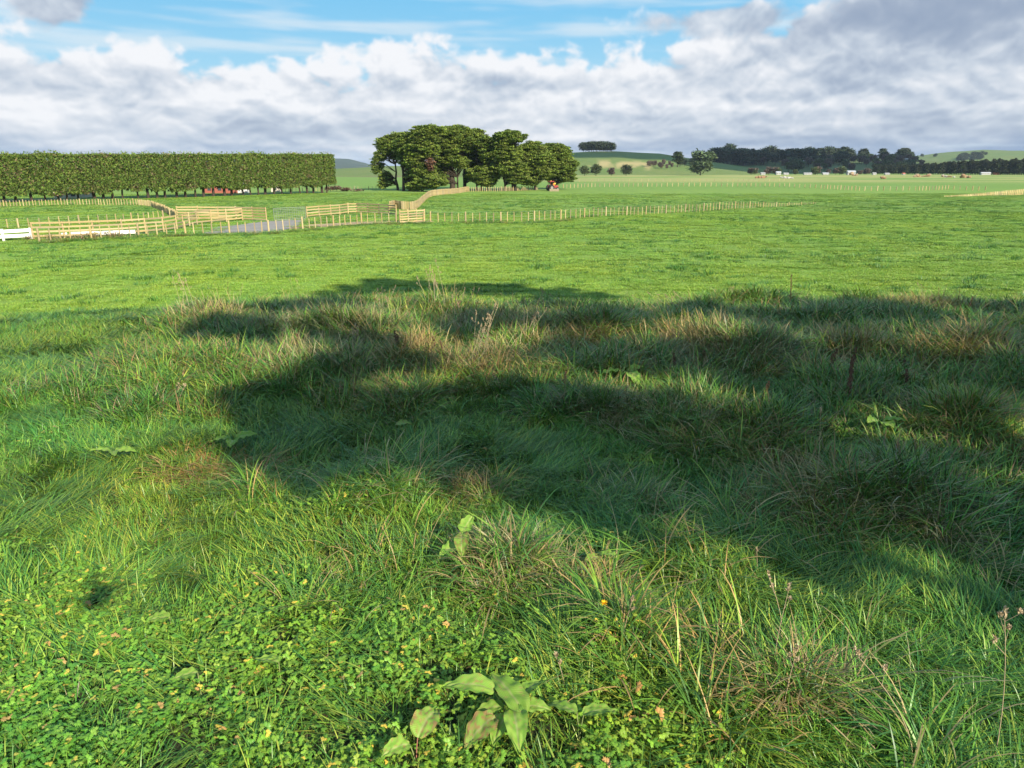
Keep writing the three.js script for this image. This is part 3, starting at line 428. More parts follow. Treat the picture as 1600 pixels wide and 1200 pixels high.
function leafTri(B, x, y, z, s, c, flat = 0.5) {                    // a spray: two small bent triangles
  const a = R(0, 6.283), t = R(-1, 1) * (1.57 - flat * 0.9), ca = Math.cos(a), sa = Math.sin(a), ct = Math.cos(t), st = Math.sin(t), w = s * R(0.35, 0.6), i = B.pos.length / 3, k = R(-0.3, 0.3);
  const P = (u, v, h) => { B.pos.push(x + ca * u * ct - sa * v - ca * st * h, y + st * u + ct * h, z + sa * u * ct + ca * v - sa * st * h); B.col.push(...c); };
  P(-s * 0.55, -w * 0.8, 0); P(s * 0.75, 0, k * w); P(-s * 0.35, w, -k * w); B.idx.push(i, i + 1, i + 2);
}
function padInto(B, c, rx, ry, rz, n, s, cols) {                    // a tuft of foliage, denser towards its skin
  const pal = pick(cols), j = R(0.82, 1.18);
  for (let i = 0; i < n; i++) { const u = R(-1, 1), a = R(0, 6.283), q = Math.sqrt(1 - u * u), r = R(0.2, 1.3) ** 0.6, k = j * R(0.8, 1.2), e = rnd() < 0.4 ? pick(cols) : pal; leafTri(B, c.x + rx * r * q * Math.cos(a), c.y + ry * r * u, c.z + rz * r * q * Math.sin(a), s * R(0.7, 1.3), [e[0] * k, e[1] * k, e[2] * k], 0.75); }
}
const CY = [[0.195, 0.270, 0.036], [0.165, 0.240, 0.034], [0.225, 0.290, 0.040], [0.130, 0.205, 0.034], [0.205, 0.240, 0.050]];
// an evergreen from crown lobes given in metres about its foot: [x, y, z, rx, ry]
function evergreen(name, label, foot, lobes, { trunks = [[0, 0, 0.5]], leaf = 0.42, per = 130, padR = 1.0, cols = CY, group, lean = 0, density = 1 } = {}) {
  const o = thing(name, label, 'tree', foot, group), T = newL(), C = newB(), tops = [];
  for (const [tx, tz, tr] of trunks) { const a = new THREE.Vector3(tx, -0.4, tz), hi = Math.max(...lobes.map((l) => l[1])) * 0.9, b = new THREE.Vector3(tx + lean, hi, tz + R(-0.5, 0.5)), pts = bent(a, b, 7, 0, 0.3); limbInto(T, pts, tr, tr * 0.25, 9); tops.push(pts); }
  for (const [x, y, z, rx, ry, rz = rx] of lobes) {
    const n = Math.max(4, Math.round(density * 2.6 * rx * ry * (rx + rz) * 0.5 / (padR ** 3) + 5 * Math.max(rx * ry, rx * rx) / (padR * padR) * density));
    for (let i = 0; i < n; i++) {
      const u = R(-1, 1), a = R(0, 6.283), q = Math.sqrt(1 - u * u), r = R(0.05, 1) ** 0.4 * R(0.92, 1.18), c = new THREE.Vector3(x + rx * r * q * Math.cos(a), y + ry * r * u, z + rz * r * q * Math.sin(a)), k = padR * R(0.6, 1.25);
      padInto(C, c, k * 1.2, k * 0.34, k * 1.2, per, leaf, cols);
      if (i % 3 === 0) { const t = pick(tops), from = t[Math.min(6, Math.max(1, Math.floor(7 * clamp((c.y - 1.5) / (t[7].y + 0.1), 0.1, 0.95))))]; limbInto(T, bent(from, c, 3, 0.25, 0.25), 0.09, 0.025, 5); }
    }
  }
  part('trunk', geoOf(T), trunkMat, o); part('crown', geoOf(C), crownMat, o);
  return o;
}
// lobes given by pixel ellipses around a foot pixel
function lobesFrom(foot, list) { const D = -foot.z, m = D / (FOCAL * CP) * 1.0; return list.map(([cx, cy, rx, ry, dz = 0]) => { const v = ray(cx, cy), t = D / -v.z; return [v.x * t - foot.x, EYE + v.y * t - foot.y, dz + R(-1, 1), rx * m, ry * m]; }); }
for (const [px, py, list, label, opt] of [
  [622, 297.5, [[606, 226, 17, 12], [616, 238, 13, 9], [596, 240, 9, 10], [590, 256, 7, 14], [628, 218, 16, 10], [604, 279, 9, 9], [598, 288, 7, 5]], 'slim leaning evergreen with a drooping bough at the clump edge near the green slope', { trunks: [[0, 0, 0.42]], lean: -1.2, density: 0.75 }],
  [633, 298.5, [[640, 228, 20, 14], [648, 215, 14, 8], [640, 250, 16, 14], [648, 275, 14, 14]], 'twin trunked evergreen with low green skirts beside the leaning one', { trunks: [[-0.4, 0, 0.5], [1.3, 0.4, 0.4]] }],
  [660, 299.5, [[664, 212, 20, 13], [660, 232, 22, 14], [662, 268, 16, 12], [672, 283, 22, 9], [652, 291, 16, 5], [648, 252, 12, 10], [676, 203, 16, 6]], 'evergreen with a rusty dead bough and foliage reaching the ground', { trunks: [[0, 0, 0.45]] }],
  [707, 298, [[702, 212, 22, 12], [716, 206, 18, 8], [700, 232, 22, 12], [730, 222, 16, 14], [686, 262, 14, 10], [688, 280, 12, 8], [702, 250, 20, 8], [718, 254, 14, 8]], 'tallest evergreen standing on a thick dark bare trunk', { trunks: [[0, 0, 0.95], [1.6, 0.6, 0.3]] }],
  [726, 297, [[742, 208, 11, 7], [742, 226, 17, 15], [734, 247, 18, 12], [752, 252, 16, 14], [740, 274, 12, 8], [726, 240, 14, 8]], 'evergreen with a pointed top and a straight short trunk behind the paling fence', { trunks: [[0, 0, 0.62]] }],
  [752, 298, [[756, 222, 15, 9], [766, 240, 14, 14], [748, 272, 16, 11], [770, 268, 14, 14], [760, 284, 14, 6]], 'lower evergreen with several thin trunks in the middle of the clump', { trunks: [[0, 0, 0.34], [1.6, 0.5, 0.3], [-1.2, 0.2, 0.24]] }],
  [801, 298, [[797, 214, 20, 8], [786, 222, 14, 10], [792, 240, 22, 14], [800, 262, 20, 12], [808, 277, 17, 9]], 'evergreen with a rounded dome rising from a forked dark trunk', { trunks: [[-2.2, 0, 0.35], [0.2, 0.2, 0.55], [0.9, 0.3, 0.4]], lean: -0.6 }],
  [836, 297, [[832, 232, 18, 9], [836, 248, 26, 13], [836, 268, 24, 11], [826, 282, 16, 6], [815, 250, 14, 14]], 'broad spreading evergreen whose foliage hangs low over the wire fence', { trunks: [[0, 0, 0.4]] }],
  [862, 296, [[862, 234, 16, 8], [874, 240, 16, 12], [884, 258, 16, 12], [870, 262, 18, 12], [886, 277, 13, 7], [858, 272, 12, 8]], 'outermost evergreen spreading above the red tractor', { trunks: [[0, 0, 0.5]], lean: 1.2 }]]) {
  const f = at(px, py); const o = evergreen('evergreen_tree', label, f, lobesFrom(f, list), { leaf: 0.40, per: 66, padR: 0.74, density: 1.0, ...opt, group: 'evergreens of the clump' });
  if (label.includes('rusty')) { const v = ray(672, 257), t = (-f.z - 3) / -v.z, B = newB(); for (let i = 0; i < 12; i++) padInto(B, new THREE.Vector3(v.x * t - f.x + R(-0.8, 0.8), EYE + v.y * t - f.y + R(-1.5, 1.3), 3.2 + R(-0.5, 0.5)), 0.8, 0.7, 0.6, 60, 0.4, [[0.22, 0.10, 0.06], [0.28, 0.15, 0.09], [0.17, 0.09, 0.06]]); tag(part('dead_bough', geoOf(B), crownMat, o), 'rusty brown dead bough'); }
}
// ---------- clipped shelterbelt ----------
{
  const HG = [[0.135, 0.215, 0.030], [0.112, 0.188, 0.030], [0.158, 0.230, 0.034], [0.090, 0.160, 0.030], [0.180, 0.190, 0.05]], BR = [0.24, 0.175, 0.10];
  const a = at(-150, 321), b = at(513, 301.5), n = 40, dir = b.clone().sub(a).setY(0).normalize(), nor = new THREE.Vector3(-dir.z, 0, dir.x); if (nor.z < 0) nor.negate();
  const words = ['end', 'second', 'third', 'fourth', 'fifth', 'sixth', 'seventh', 'eighth', 'ninth', 'tenth'];
  const L = a.distanceTo(b) / n, turn = -Math.atan2(dir.z, dir.x);
  for (let i = 0; i <= n; i++) {
    const p = a.clone().lerp(b, i / n); p.y = heightAt(p.x, -p.z); const fromEnd = n - i;
    const top = (() => { const v = ray(800 + FOCAL * p.x / -p.z / 0.957, 241.5), t = -p.z / -v.z; return EYE + v.y * t - p.y; })();
    const o = thing('shelterbelt_tree', fromEnd === 0 ? 'clipped evergreen ending the shelterbelt beside the brown bush, trunk in full view' : fromEnd < 10 ? `clipped shelterbelt tree, ${words[fromEnd]} trunk counted from the belt end beside the brown bush` : 'clipped evergreen merging into the tall dense hedge of the shelterbelt', 'tree', p, fromEnd < 10 ? 'counted trees of the shelterbelt end' : 'merged trees of the shelterbelt', turn);
    const T = newL(), C = newB(), hw = 2.1, lo = R(1.3, 2.4) * (i < 16 ? 0.72 : 1), tx = R(-0.3, 0.3) * L;
    limbInto(T, bent(new THREE.Vector3(tx, -0.3, 0), new THREE.Vector3(R(-0.3, 0.3), top * 0.85, 0), 5, 0, 0.12), R(0.18, 0.4), 0.1, 8);
    for (let k = 0; k < 7; k++) { const y = R(1.6, top * 0.8); limbInto(T, bent(new THREE.Vector3(0, y, 0), new THREE.Vector3(R(-1.4, 1.4), y + R(0.2, 1), R(-1.6, 1.6)), 2, 0, 0.1), 0.07, 0.02, 5); }
    const leafAt = (x, y, z, s) => { const w = p.x + dir.x * x, g = fbm(w * 0.35 + 3, y * 0.4, 3), c = rnd() < 0.05 + 0.35 * smooth(0.2, 0.5, g) ? BR : pick(HG), j = R(0.75, 1.25); leafTri(C, x, y, z, s, c.map((q) => q * j), 0.2); };
    for (let k = 0; k < 3400; k++) { // the clipped faces: front, back and top, with hollows
      const f = rnd(), x = R(-0.62, 0.62) * L, y = lo + (top - lo) * rnd(), hollow = 0.5 * fbm((p.x + x) * 0.8, y * 0.9 + 40, 3), depth = R(0, 1) ** 2 * 0.9 + Math.max(0, hollow);
      const bulge = hw - 0.3 * smooth(0.75, 1, (y - lo) / (top - lo)) + 0.15 * noise((p.x + x) * 0.5, y * 0.5);
      if (f < 0.62) leafAt(x, y, bulge - depth, R(0.2, 0.42)); else if (f < 0.72) leafAt(x, y, -bulge + depth, R(0.4, 0.7)); else if (f < 0.92) leafAt(x, top + 0.7 * fbm((p.x + x) * 0.3, 7, 3) + 0.12 * noise((p.x + x) * 1.3, i) - depth * 0.7 + (rnd() < 0.07 ? R(0.1, 0.7) : 0), R(-1, 1) * (hw - 0.2), R(0.2, 0.4)); else leafAt(x, y, R(-1, 1) * hw * 0.7, R(0.6, 0.9));
    }
    if (i === n) for (let k = 0; k < 900; k++) leafAt(0.6 * L - R(0, 1) ** 2 * 0.6, lo + (top - lo) * rnd(), R(-1, 1) * (hw - 0.1), R(0.3, 0.55));
    part('trunk', geoOf(T), trunkMat, o); part('crown', geoOf(C), crownMat, o);
  }
  // brown bare bush at the end of the belt
  const q = at(535, 299), o = thing('bare_bush', 'reddish brown bare bush at the end of the shelterbelt', 'bush', q), B = newB(), T = newL();
  for (let i = 0; i < 26; i++) { const x = R(-5, 6), h = Math.max(0.5, 2.4 - 0.3 * Math.abs(x + 2.5)) * R(0.5, 1); padInto(B, new THREE.Vector3(x, h * 0.55, R(-1, 1)), 0.8, 0.5, 0.7, 55, 0.32, [[0.15, 0.085, 0.06], [0.20, 0.12, 0.085], [0.12, 0.08, 0.05]]); if (i % 2) limbInto(T, bent(new THREE.Vector3(x * 0.8, -0.1, 0), new THREE.Vector3(x, h, R(-0.6, 0.6)), 2, 0, 0.1), 0.05, 0.015, 5); }
  part('stems', geoOf(T), trunkMat, o); part('twigs', geoOf(B), crownMat, o);
}
// low weeds beside the fences, white and red sheds seen below the belt
{
  for (const [px, py, w, label] of [[97, 376, 3.4, 'brown dead weeds standing before the rail fence beside the white rails'], [165, 371, 1.6, 'small brown weeds in front of the white board']]) {
    const p = at(px, py), o = thing('dead_weeds', label, 'weeds', p), B = newB();
    for (let i = 0; i < 160; i++) bladeInto(B, R(-w, w), R(-0.4, 0.4), R(0, 6.28), R(0.35, 0.8), 0.02, R(0, 0.5), R(0, 0.6), 3, pick([[0.26, 0.17, 0.09], [0.32, 0.23, 0.12], [0.18, 0.18, 0.06]])); for (let i = 0; i < 20; i++) padInto(B, new THREE.Vector3(R(-w, w), R(0.1, 0.45), R(-0.3, 0.3)), 0.4, 0.25, 0.3, 14, 0.14, [[0.22, 0.15, 0.08], [0.10, 0.13, 0.03]]);
    part('stems', geoOf(B), dryMat, o);
  }
  const shed = (name, label, px0, px1, pyBase, pyTop, back, wall, roof, doors) => {
    const a = at(px0, pyBase), b = at(px1, pyBase), D = -a.z + back, k = D / -a.z, x0 = a.x * k, x1 = b.x * k, h = (pyBase - pyTop) * D / FOCAL * 1.0 + 0.6, o = thing(name, label, 'shed', new THREE.Vector3((x0 + x1) / 2, heightAt((x0 + x1) / 2, D), -D)), w = x1 - x0, dp = Math.min(6, w);
    part('wall', new THREE.BoxGeometry(w, h, dp).translate(0, h / 2 - 0.1, -dp / 2), wall, o);
    const s = new THREE.Shape(); s.moveTo(-dp / 2 - 0.3, 0); s.lineTo(0, dp * 0.22); s.lineTo(dp / 2 + 0.3, 0); s.lineTo(dp / 2 + 0.3, -0.08); s.lineTo(0, dp * 0.22 - 0.1); s.lineTo(-dp / 2 - 0.3, -0.08); part('roof', new THREE.ExtrudeGeometry(s, { depth: w + 0.5, bevelEnabled: false }).rotateY(Math.PI / 2).translate(-w / 2 - 0.25, h, -dp / 2), roof, o);
    for (let i = 0; i < doors; i++) part('window', new THREE.BoxGeometry(0.9, 0.9, 0.06).translate(-w / 2 + (i + 0.5) * w / doors, h * 0.55, 0.03), std([0.05, 0.06, 0.07], 0.2), o);
    return o;
  };
  shed('red_shed', 'long red shed glimpsed below the shelterbelt canopy', 320, 366, 304.5, 296.5, 12, std([0.30, 0.09, 0.06], 0.7), std([0.25, 0.10, 0.08], 0.6), 3);
  shed('white_shed', 'white shed glimpsed below the shelterbelt next to the red one', 371, 386, 304, 294, 12, std([0.6, 0.6, 0.58], 0.6), std([0.5, 0.5, 0.5], 0.5), 1);
  shed('grey_shed', 'low pale grey shed glimpsed below the middle of the shelterbelt', 85, 122, 313, 306.5, 14, std([0.60, 0.53, 0.40], 0.8), std([0.60, 0.55, 0.45], 0.6), 2);
  const hm = at(0, 300); { const hut = shed('timber_hut', 'small pale timber hut glimpsed under the belt near its end', 424, 434, 302.5, 296, 14, std([0.55, 0.50, 0.40], 0.8), std([0.60, 0.55, 0.45], 0.7), 1); }
}
// ---------- hills ----------
const hills = {};
function hill(name, label, prof, d0, d1, colour, wob = 0) {          // profile: crest pixels; rises from d0 to a crest at d1 and falls beyond
  const n = 110, m = 34, x0 = prof[0][0], x1 = prof[prof.length - 1][0], pos = [], col = [], idx = [];
  const surf = (px, v) => { const crest = v <= 1 ? smooth(0, 1, v) * 0.55 + 0.45 * v : 1 - 0.6 * (v - 1) ** 2, d = mix(d0, d1, v), u = ray(px, curve(prof, px)), k = d1 / -u.z, hTop = EYE + u.y * k - (PLAIN - 1.5), r = ray(px, 262), e = smooth(0, 0.06, (px - x0) / (x1 - x0)) * smooth(0, 0.06, (x1 - px) / (x1 - x0)); const x = r.x * d / -r.z, w = wob * v * (1.4 - v) * fbm(x * 0.004 + 3, d * 0.004, 4); return new THREE.Vector3(x, PLAIN - 1.5 + hTop * crest + w * e, -d); };
  for (let i = 0; i <= n; i++) for (let j = 0; j <= m; j++) { const px = mix(x0, x1, i / n), v = j / m * 1.5, p = surf(px, v); pos.push(p.x, p.y, p.z); col.push(...colour(px, v, p)); }
  for (let i = 0; i < n; i++) for (let j = 0; j < m; j++) { const a = i * (m + 1) + j, b = a + m + 1; idx.push(a, b, a + 1, b, b + 1, a + 1); }
  const g = new THREE.BufferGeometry(); g.setAttribute('position', new THREE.Float32BufferAttribute(pos, 3)); g.setAttribute('color', new THREE.Float32BufferAttribute(col, 3)); g.setAttribute('uv', new THREE.Float32BufferAttribute(pos.flatMap((_, i) => i % 3 ? [] : [pos[i] / 40, pos[i + 2] / 40]), 2)); g.setIndex(idx); g.computeVertexNormals();
  const o = part(numbered('hill'), g, new THREE.MeshStandardMaterial({ vertexColors: true, map: sward, bumpMap: swardBump, bumpScale: 0.5, roughness: 0.95 }), scene); tag(o, label, 'hill', null, 'structure');
  hills[name] = surf; return surf;
}
const pasture = (p, s = 1) => { const n = fbm(p.x * 0.012, p.z * 0.012, 4), m = fbm(p.x * 0.05 + 9, p.z * 0.05, 3); return mix3([0.13, 0.22, 0.035], [0.19, 0.24, 0.055], clamp(0.5 + n + 0.4 * m)).map((q) => q * s); };
hill('blue', 'distant dark blue wooded hill beyond the shelterbelt end', [[430, 266], [480, 255], [520, 248], [545, 250], [568, 255], [590, 261], [630, 268], [660, 270]], 3000, 4200, (px, v, p) => mix3([0.03, 0.06, 0.035], [0.05, 0.075, 0.04], clamp(0.5 + fbm(p.x * 0.01, p.z * 0.01, 4))), 30);
hill('slope', 'gentle green slope seen between shelterbelt and evergreens', [[380, 268], [470, 263], [525, 263.5], [560, 262], [600, 259], [660, 259], [760, 262], [860, 268]], 420, 900, (px, v, p) => { const c = pasture(p); return mix3(c, [0.24, 0.19, 0.10], 0.75 * (1 - smooth(0.16, 0.3, v + 0.05 * fbm(p.x * 0.03, p.z * 0.03, 3)))); }, 3);
hill('slips', 'rounded green hill with bare tan earth slips', [[760, 268], [840, 246], [895, 238], [930, 236], [960, 235.5], [1030, 239.5], [1100, 251], [1180, 262.5], [1240, 269]], 640, 980, (px, v, p) => { let c = pasture(p); const s = fbm(px * 0.05 + 4, v * 5, 4); const band = smooth(0.16, 0.4, v) * (1 - smooth(0.42, 0.62, v)); const near = Math.max(1 - Math.abs(px - 942) / 26, 1 - Math.abs(px - 985) / 38, 0.7 - Math.abs(px - 1010) / 40); return mix3(c, [0.52, 0.41, 0.21], smooth(0.05, 0.4, s + 0.7 * near * band - 0.1) * band * smooth(-0.1, 0.4, near)); }, 7);
hill('wooded', 'long low hill covered with trees above the white houses', [[1040, 266], [1075, 254], [1110, 249], [1150, 247], [1200, 250], [1260, 253], [1330, 251], [1400, 249], [1470, 252], [1560, 260], [1640, 268]], 800, 1150, (px, v, p) => mix3(pasture(p, 0.8), [0.10, 0.14, 0.05], 0.4), 5);
hill('far', 'far green rolling hill at the edge of the plain', [[1280, 266], [1330, 247], [1380, 247], [1430, 243], [1480, 238], [1530, 234.5], [1600, 235], [1700, 240], [1820, 266]], 1500, 2300, (px, v, p) => pasture(p, 0.9), 14);
// ---------- far trees, cloned from a few kinds ----------
function farTree(name, label, h, w, cols, conifer) {
  const T = newL(), C = newB(); limbInto(T, [new THREE.Vector3(0, -0.8, 0), new THREE.Vector3(0.1, h * 0.3, 0), new THREE.Vector3(0, h * 0.75, 0)], h * 0.03, h * 0.01, 6);
  const n = conifer ? 18 : 34; for (let i = 0; i < n; i++) { const k = (i + 0.5) / n, y = conifer ? h * (0.15 + 0.82 * k) : h * R(0.3, 0.92), r = conifer ? w * (1.05 - k) * R(0.6, 1) * 0.75 : w * Math.sqrt(Math.max(0.05, 1 - ((y / h - 0.6) / 0.42) ** 2)) * R(0.2, 0.8), a = i * 2.4; const s = conifer ? w * (0.65 - 0.4 * k) : w * R(0.3, 0.5); padInto(C, new THREE.Vector3(r * Math.cos(a), y, r * Math.sin(a)), s, s * 0.6, s, 46, h * 0.11, cols); }
  const o = thing(name, label, 'tree', new THREE.Vector3(0, 0, 0)); part('trunk', geoOf(T), trunkMat, o); part('crown', geoOf(C), crownMat, o); return o;
}
const DK = [[0.044, 0.072, 0.028], [0.058, 0.092, 0.032], [0.070, 0.085, 0.040]], MID = [[0.11, 0.15, 0.045], [0.085, 0.125, 0.04], [0.13, 0.165, 0.05]], BN = [[0.15, 0.11, 0.08], [0.19, 0.14, 0.10], [0.13, 0.11, 0.08]], PALE = [[0.10, 0.15, 0.06], [0.12, 0.165, 0.07], [0.085, 0.13, 0.05]];
const protos = { dark: farTree('dark_tree', 'x', 9, 4.2, DK), dark2: farTree('dark_tree', 'x', 9, 5.4, DK), mid: farTree('green_tree', 'x', 8, 4.4, MID), bare: farTree('brown_tree', 'x', 8, 3.8, BN), pine: farTree('plantation_pine', 'x', 10, 2.6, DK, true), pale: farTree('pale_tree', 'x', 9, 4.6, PALE) };
const usedProto = new Set();
function plant(kind, pos, s, label, group, sx = 1) { const r = protos[kind]; if (!usedProto.has(kind)) { usedProto.add(kind); r.position.copy(pos); r.scale.set(s * sx, s, s * sx); r.rotation.y = R(0, 6); r.userData.label = label; if (group) r.userData.group = group; return r; } return copyOf(r, pos, R(0, 6), [s * sx, s, s * sx], label, group); }
const onHill = (surf, px, py) => { let best = null, e = 1e9; for (let v = 0; v <= 1.02; v += 0.02) { const p = surf(px, v), y = 600 - FOCAL * Math.tan(Math.atan2(p.y - EYE, Math.hypot(p.z)) + PITCH); if (Math.abs(y - py) < e) { e = Math.abs(y - py); best = p; } } return best; };
const nearer = (p, z) => { p.z += z; return p; };
// hilltop plantation
for (let i = 0; i < 15; i++) { const px = 912 + i * 3.1, p = onHill(hills.slips, px, 237); p.z += R(-14, 4); p.y -= 0.6; plant(i % 2 ? 'dark' : 'dark2', p, R(1.2, 1.45) * (i < 2 ? 0.95 : 1), 'dark tree of the small plantation standing on the hilltop', 'hilltop plantation'); }
for (const [px, py, s, k, l] of [[913, 279.5, 1.0, 'mid', 'round tree outermost of the row below the slip hill, nearest the evergreens'], [931, 279.5, 1.15, 'mid', 'round tree second in the row below the slip hill'], [955, 279.5, 0.85, 'bare', 'brown tree in the row below the slip hill'], [978, 279.5, 0.95, 'dark2', 'dark lone round tree in the row below the bare earth'], [1094, 276.5, 2.6, 'pale', 'large pale green tree standing at the end of the slip hill'], [1058, 268, 1.2, 'dark', 'small dark tree on the slope behind the large pale tree']]) { const v = ray(px, py), d = k === 'pale' ? 640 : 600, t = d / -v.z; plant(k, new THREE.Vector3(v.x * t, PLAIN - 0.3 + (py < 270 ? 8 : k === 'pale' ? -2.2 : 0), -d), s, l); }
for (let i = 0; i < 12; i++) plant('bare', onHill(hills.slips, R(1008, 1050), R(257, 266)), R(0.6, 0.9), 'bare brownish tree in the strip on the shaded flank of the slip hill', 'bare trees of the hill flank', 0.7);
for (let i = 0; i < 8; i++) plant('dark', onHill(hills.slips, R(1062, 1085), R(256, 262)), R(0.6, 0.9), 'dark shrubby tree where the slip hill runs into the wooded hill', 'dark trees between the hills');
// the wooded hill
for (let i = 0; i < 110; i++) { const px = 1112 + 215 * (i / 110) + R(-4, 4), lim = mix(262, 258, (px - 1100) / 220); plant(rnd() < 0.6 ? 'dark2' : 'dark', onHill(hills.wooded, px, R(246, lim)), R(1.0, 2.3), 'dark tree in the thick wood covering the long hill', 'trees of the wooded hill'); }
for (let i = 0; i < 30; i++) plant('bare', nearer(onHill(hills.wooded, R(1185, 1440), R(254, 269)), 16), R(0.9, 1.6), 'brownish bare tree along the foot of the wooded hill', 'bare trees of the wooded hill');
for (let i = 0; i < 56; i++) plant(rnd() < 0.6 ? 'mid' : 'pale', nearer(onHill(hills.wooded, R(1215, 1430), R(250, 269)), 16), R(0.9, 1.6), 'green tree among the brown ones on the wooded hill', 'green trees of the wooded hill');
for (let i = 0; i < 16; i++) { const px = pick([1345, 1352, 1382, 1403, 1412, 1418]) + R(-8, 8); plant('dark', onHill(hills.wooded, px, R(247, 255)), R(1.1, 2.0), 'dark tree standing on the skyline past the wood', 'skyline trees'); }
for (let i = 0; i < 5; i++) plant('bare', onHill(hills.wooded, 1085 + i * 5, 251), R(1.0, 1.5), 'bare tree beside the pale dome on the hill', 'bare trees by the dome');
for (let i = 0; i < 4; i++) plant('dark', onHill(hills.wooded, 1118 + i * 6, 249), R(1.2, 1.6), 'dark tree just past the pale dome on the hill', 'dark trees by the dome');
for (let i = 0; i < 24; i++) plant('dark2', onHill(hills.far, R(1495, 1530), R(247, 252)), R(1.0, 1.8), 'dark tree of the small wood on the far rolling hill', 'wood on the far hill');
for (let i = 0; i < 10; i++) plant('dark2', onHill(hills.far, pick([1395, 1440, 1455, 1535, 1590, 1605]) + R(-6, 6), R(238, 246)), R(0.7, 1.2), 'scattered dark tree dotted over the far rolling hill', 'scattered far trees');
// pine plantation behind the plain
for (let i = 0; i < 96; i++) { const px = 1366 + i * 2.75, r = i % 2, v = ray(px, 268), d = 760 + r * 10 - (px - 1366) * 0.35 + R(-3, 3), t = d / -v.z, top = mix(259, 250, smooth(1380, 1580, px)), h = (268.5 - top) * d / FOCAL + 2.2; plant('pine', new THREE.Vector3(v.x * t, PLAIN, -d), h / 10 * R(0.88, 1.08), 'dark conifer in the long plantation row edging the plain', 'plantation row', 1.1); }
// ---------- houses and sheds along the far edge ----------
const houseWhite = std([0.34, 0.34, 0.33], 0.6), houseGrey = std([0.45, 0.46, 0.48], 0.5), roofRed = std([0.45, 0.14, 0.08], 0.6), darkGlass = std([0.04, 0.05, 0.06], 0.2);
for (const [px, py, w, h, roof, label] of [[1192, 270, 9, 3.0, houseWhite, 'white house with a pale roof below the dark wood'], [1216, 269, 7, 3.4, houseGrey, 'small white house with a grey roof among bare trees'], [1228, 270.5, 10, 2.4, houseWhite, 'long low white building right of two houses below the wood'.replace('right of', 'next to')], [1262, 270.5, 16, 2.6, houseWhite, 'longest white building at the foot of the wooded hill'], [1290, 270, 12, 2.6, houseGrey, 'low white building with a grey roof near the longest one'], [1330, 267.5, 12, 4.6, houseGrey, 'tall white house with a dark grey roof among trees'], [1366, 270.2, 7, 2.8, houseWhite, 'white cottage at the start of the conifer row'], [1386, 270.2, 9, 2.2, houseWhite, 'low white shed in front of the conifer row'], [1412, 270, 5, 2.2, roofRed, 'tiny white shed with a red roof by the conifers'], [1540, 269.5, 19, 3.6, houseGrey, 'long open shed with a grey roof in front of the conifers'], [1557, 270, 10, 3.6, roofRed, 'red roofed shed standing by the long grey one'], [1416, 250.5, 6, 2.6, houseWhite, 'white cottage high on the slope among dark trees']]) {
  const d = py < 260 ? 1000 : 690 + 0 * w, v = ray(px, py), t = d / -v.z, y = py < 260 ? EYE + v.y * t : PLAIN, o = thing('house', label, 'house', new THREE.Vector3(v.x * t, y, -d)), red = roof === roofRed; o.scale.setScalar(py > 269 ? 0.46 : 0.6);
  part('wall', new THREE.BoxGeometry(w, h, 6).translate(0, h / 2, 0), red && w > 6 ? roofRed : houseWhite, o);
  const s = new THREE.Shape(); s.moveTo(-3.5, 0); s.lineTo(0, 1.7); s.lineTo(3.5, 0); part('roof', new THREE.ExtrudeGeometry(s, { depth: w + 0.8, bevelEnabled: false }).rotateY(Math.PI / 2).translate(-w / 2 - 0.4, h, 0), roof, o);
  const nw = Math.max(2, Math.round(w / 3)); for (let i = 0; i < nw; i++) part('window', new THREE.BoxGeometry(1.1, 1.1, 0.1).translate(-w / 2 + (i + 0.5) * w / nw, h * 0.55, 3.03), darkGlass, o);
}
{ const p = onHill(hills.wooded, 1106, 249); p.y += 3; p.z += 20; const p0 = p, o = thing('dome_roof', 'pale rounded roof shining on the hill among bare trees', 'building', p); part('wall', new THREE.CylinderGeometry(13, 13, 3, 28).translate(0, 1, 0), houseWhite, o); part('roof', new THREE.SphereGeometry(14, 28, 8, 0, 6.2832, 0, 1.0).scale(1, 0.55, 1).translate(0, -1.3, 0), std([0.62, 0.68, 0.74], 0.35), o); }

// bare trees standing before the far houses
for (let i = 0; i < 26; i++) { const px = pick([1175, 1203, 1212, 1240, 1247, 1276, 1300, 1312, 1345, 1352]) + R(-6, 6), v = ray(px, 270), d = 700 + R(-6, 6), t = d / -v.z; plant(rnd() < 0.6 ? 'bare' : 'mid', new THREE.Vector3(v.x * t, PLAIN - 0.2, -d), R(0.45, 1.0), 'small tree or bush growing among the far white houses', 'trees among the houses'); }
// a cloud out of the frame that keeps the sun off the far hills
{
  const L = 1250, lift = new THREE.Vector3().copy(sunDir).multiplyScalar(L), cm = std([0.8, 0.8, 0.82], 1), o = thing('cloud', 'grey cloud overhead whose shadow lies on the far wooded hills', 'cloud', new THREE.Vector3(260, 0, -980).add(lift));
  [[-185, 45, 60, 58], [-110, 45, 70, 62], [-40, 60, 70, 90], [20, 90, 80, 130], [50, 10, 110, 90], [150, 20, 120, 120], [230, 0, 90, 90], [-60, -70, 130, 40], [60, -90, 120, 50]].forEach(([x, z, rx, rz], i) => { const m = part('puff', lumps[i % 4], cm, o); m.position.set(x, R(-5, 5), z); m.scale.set(rx, 26, rz); m.rotation.y = R(-0.3, 0.3); });
}
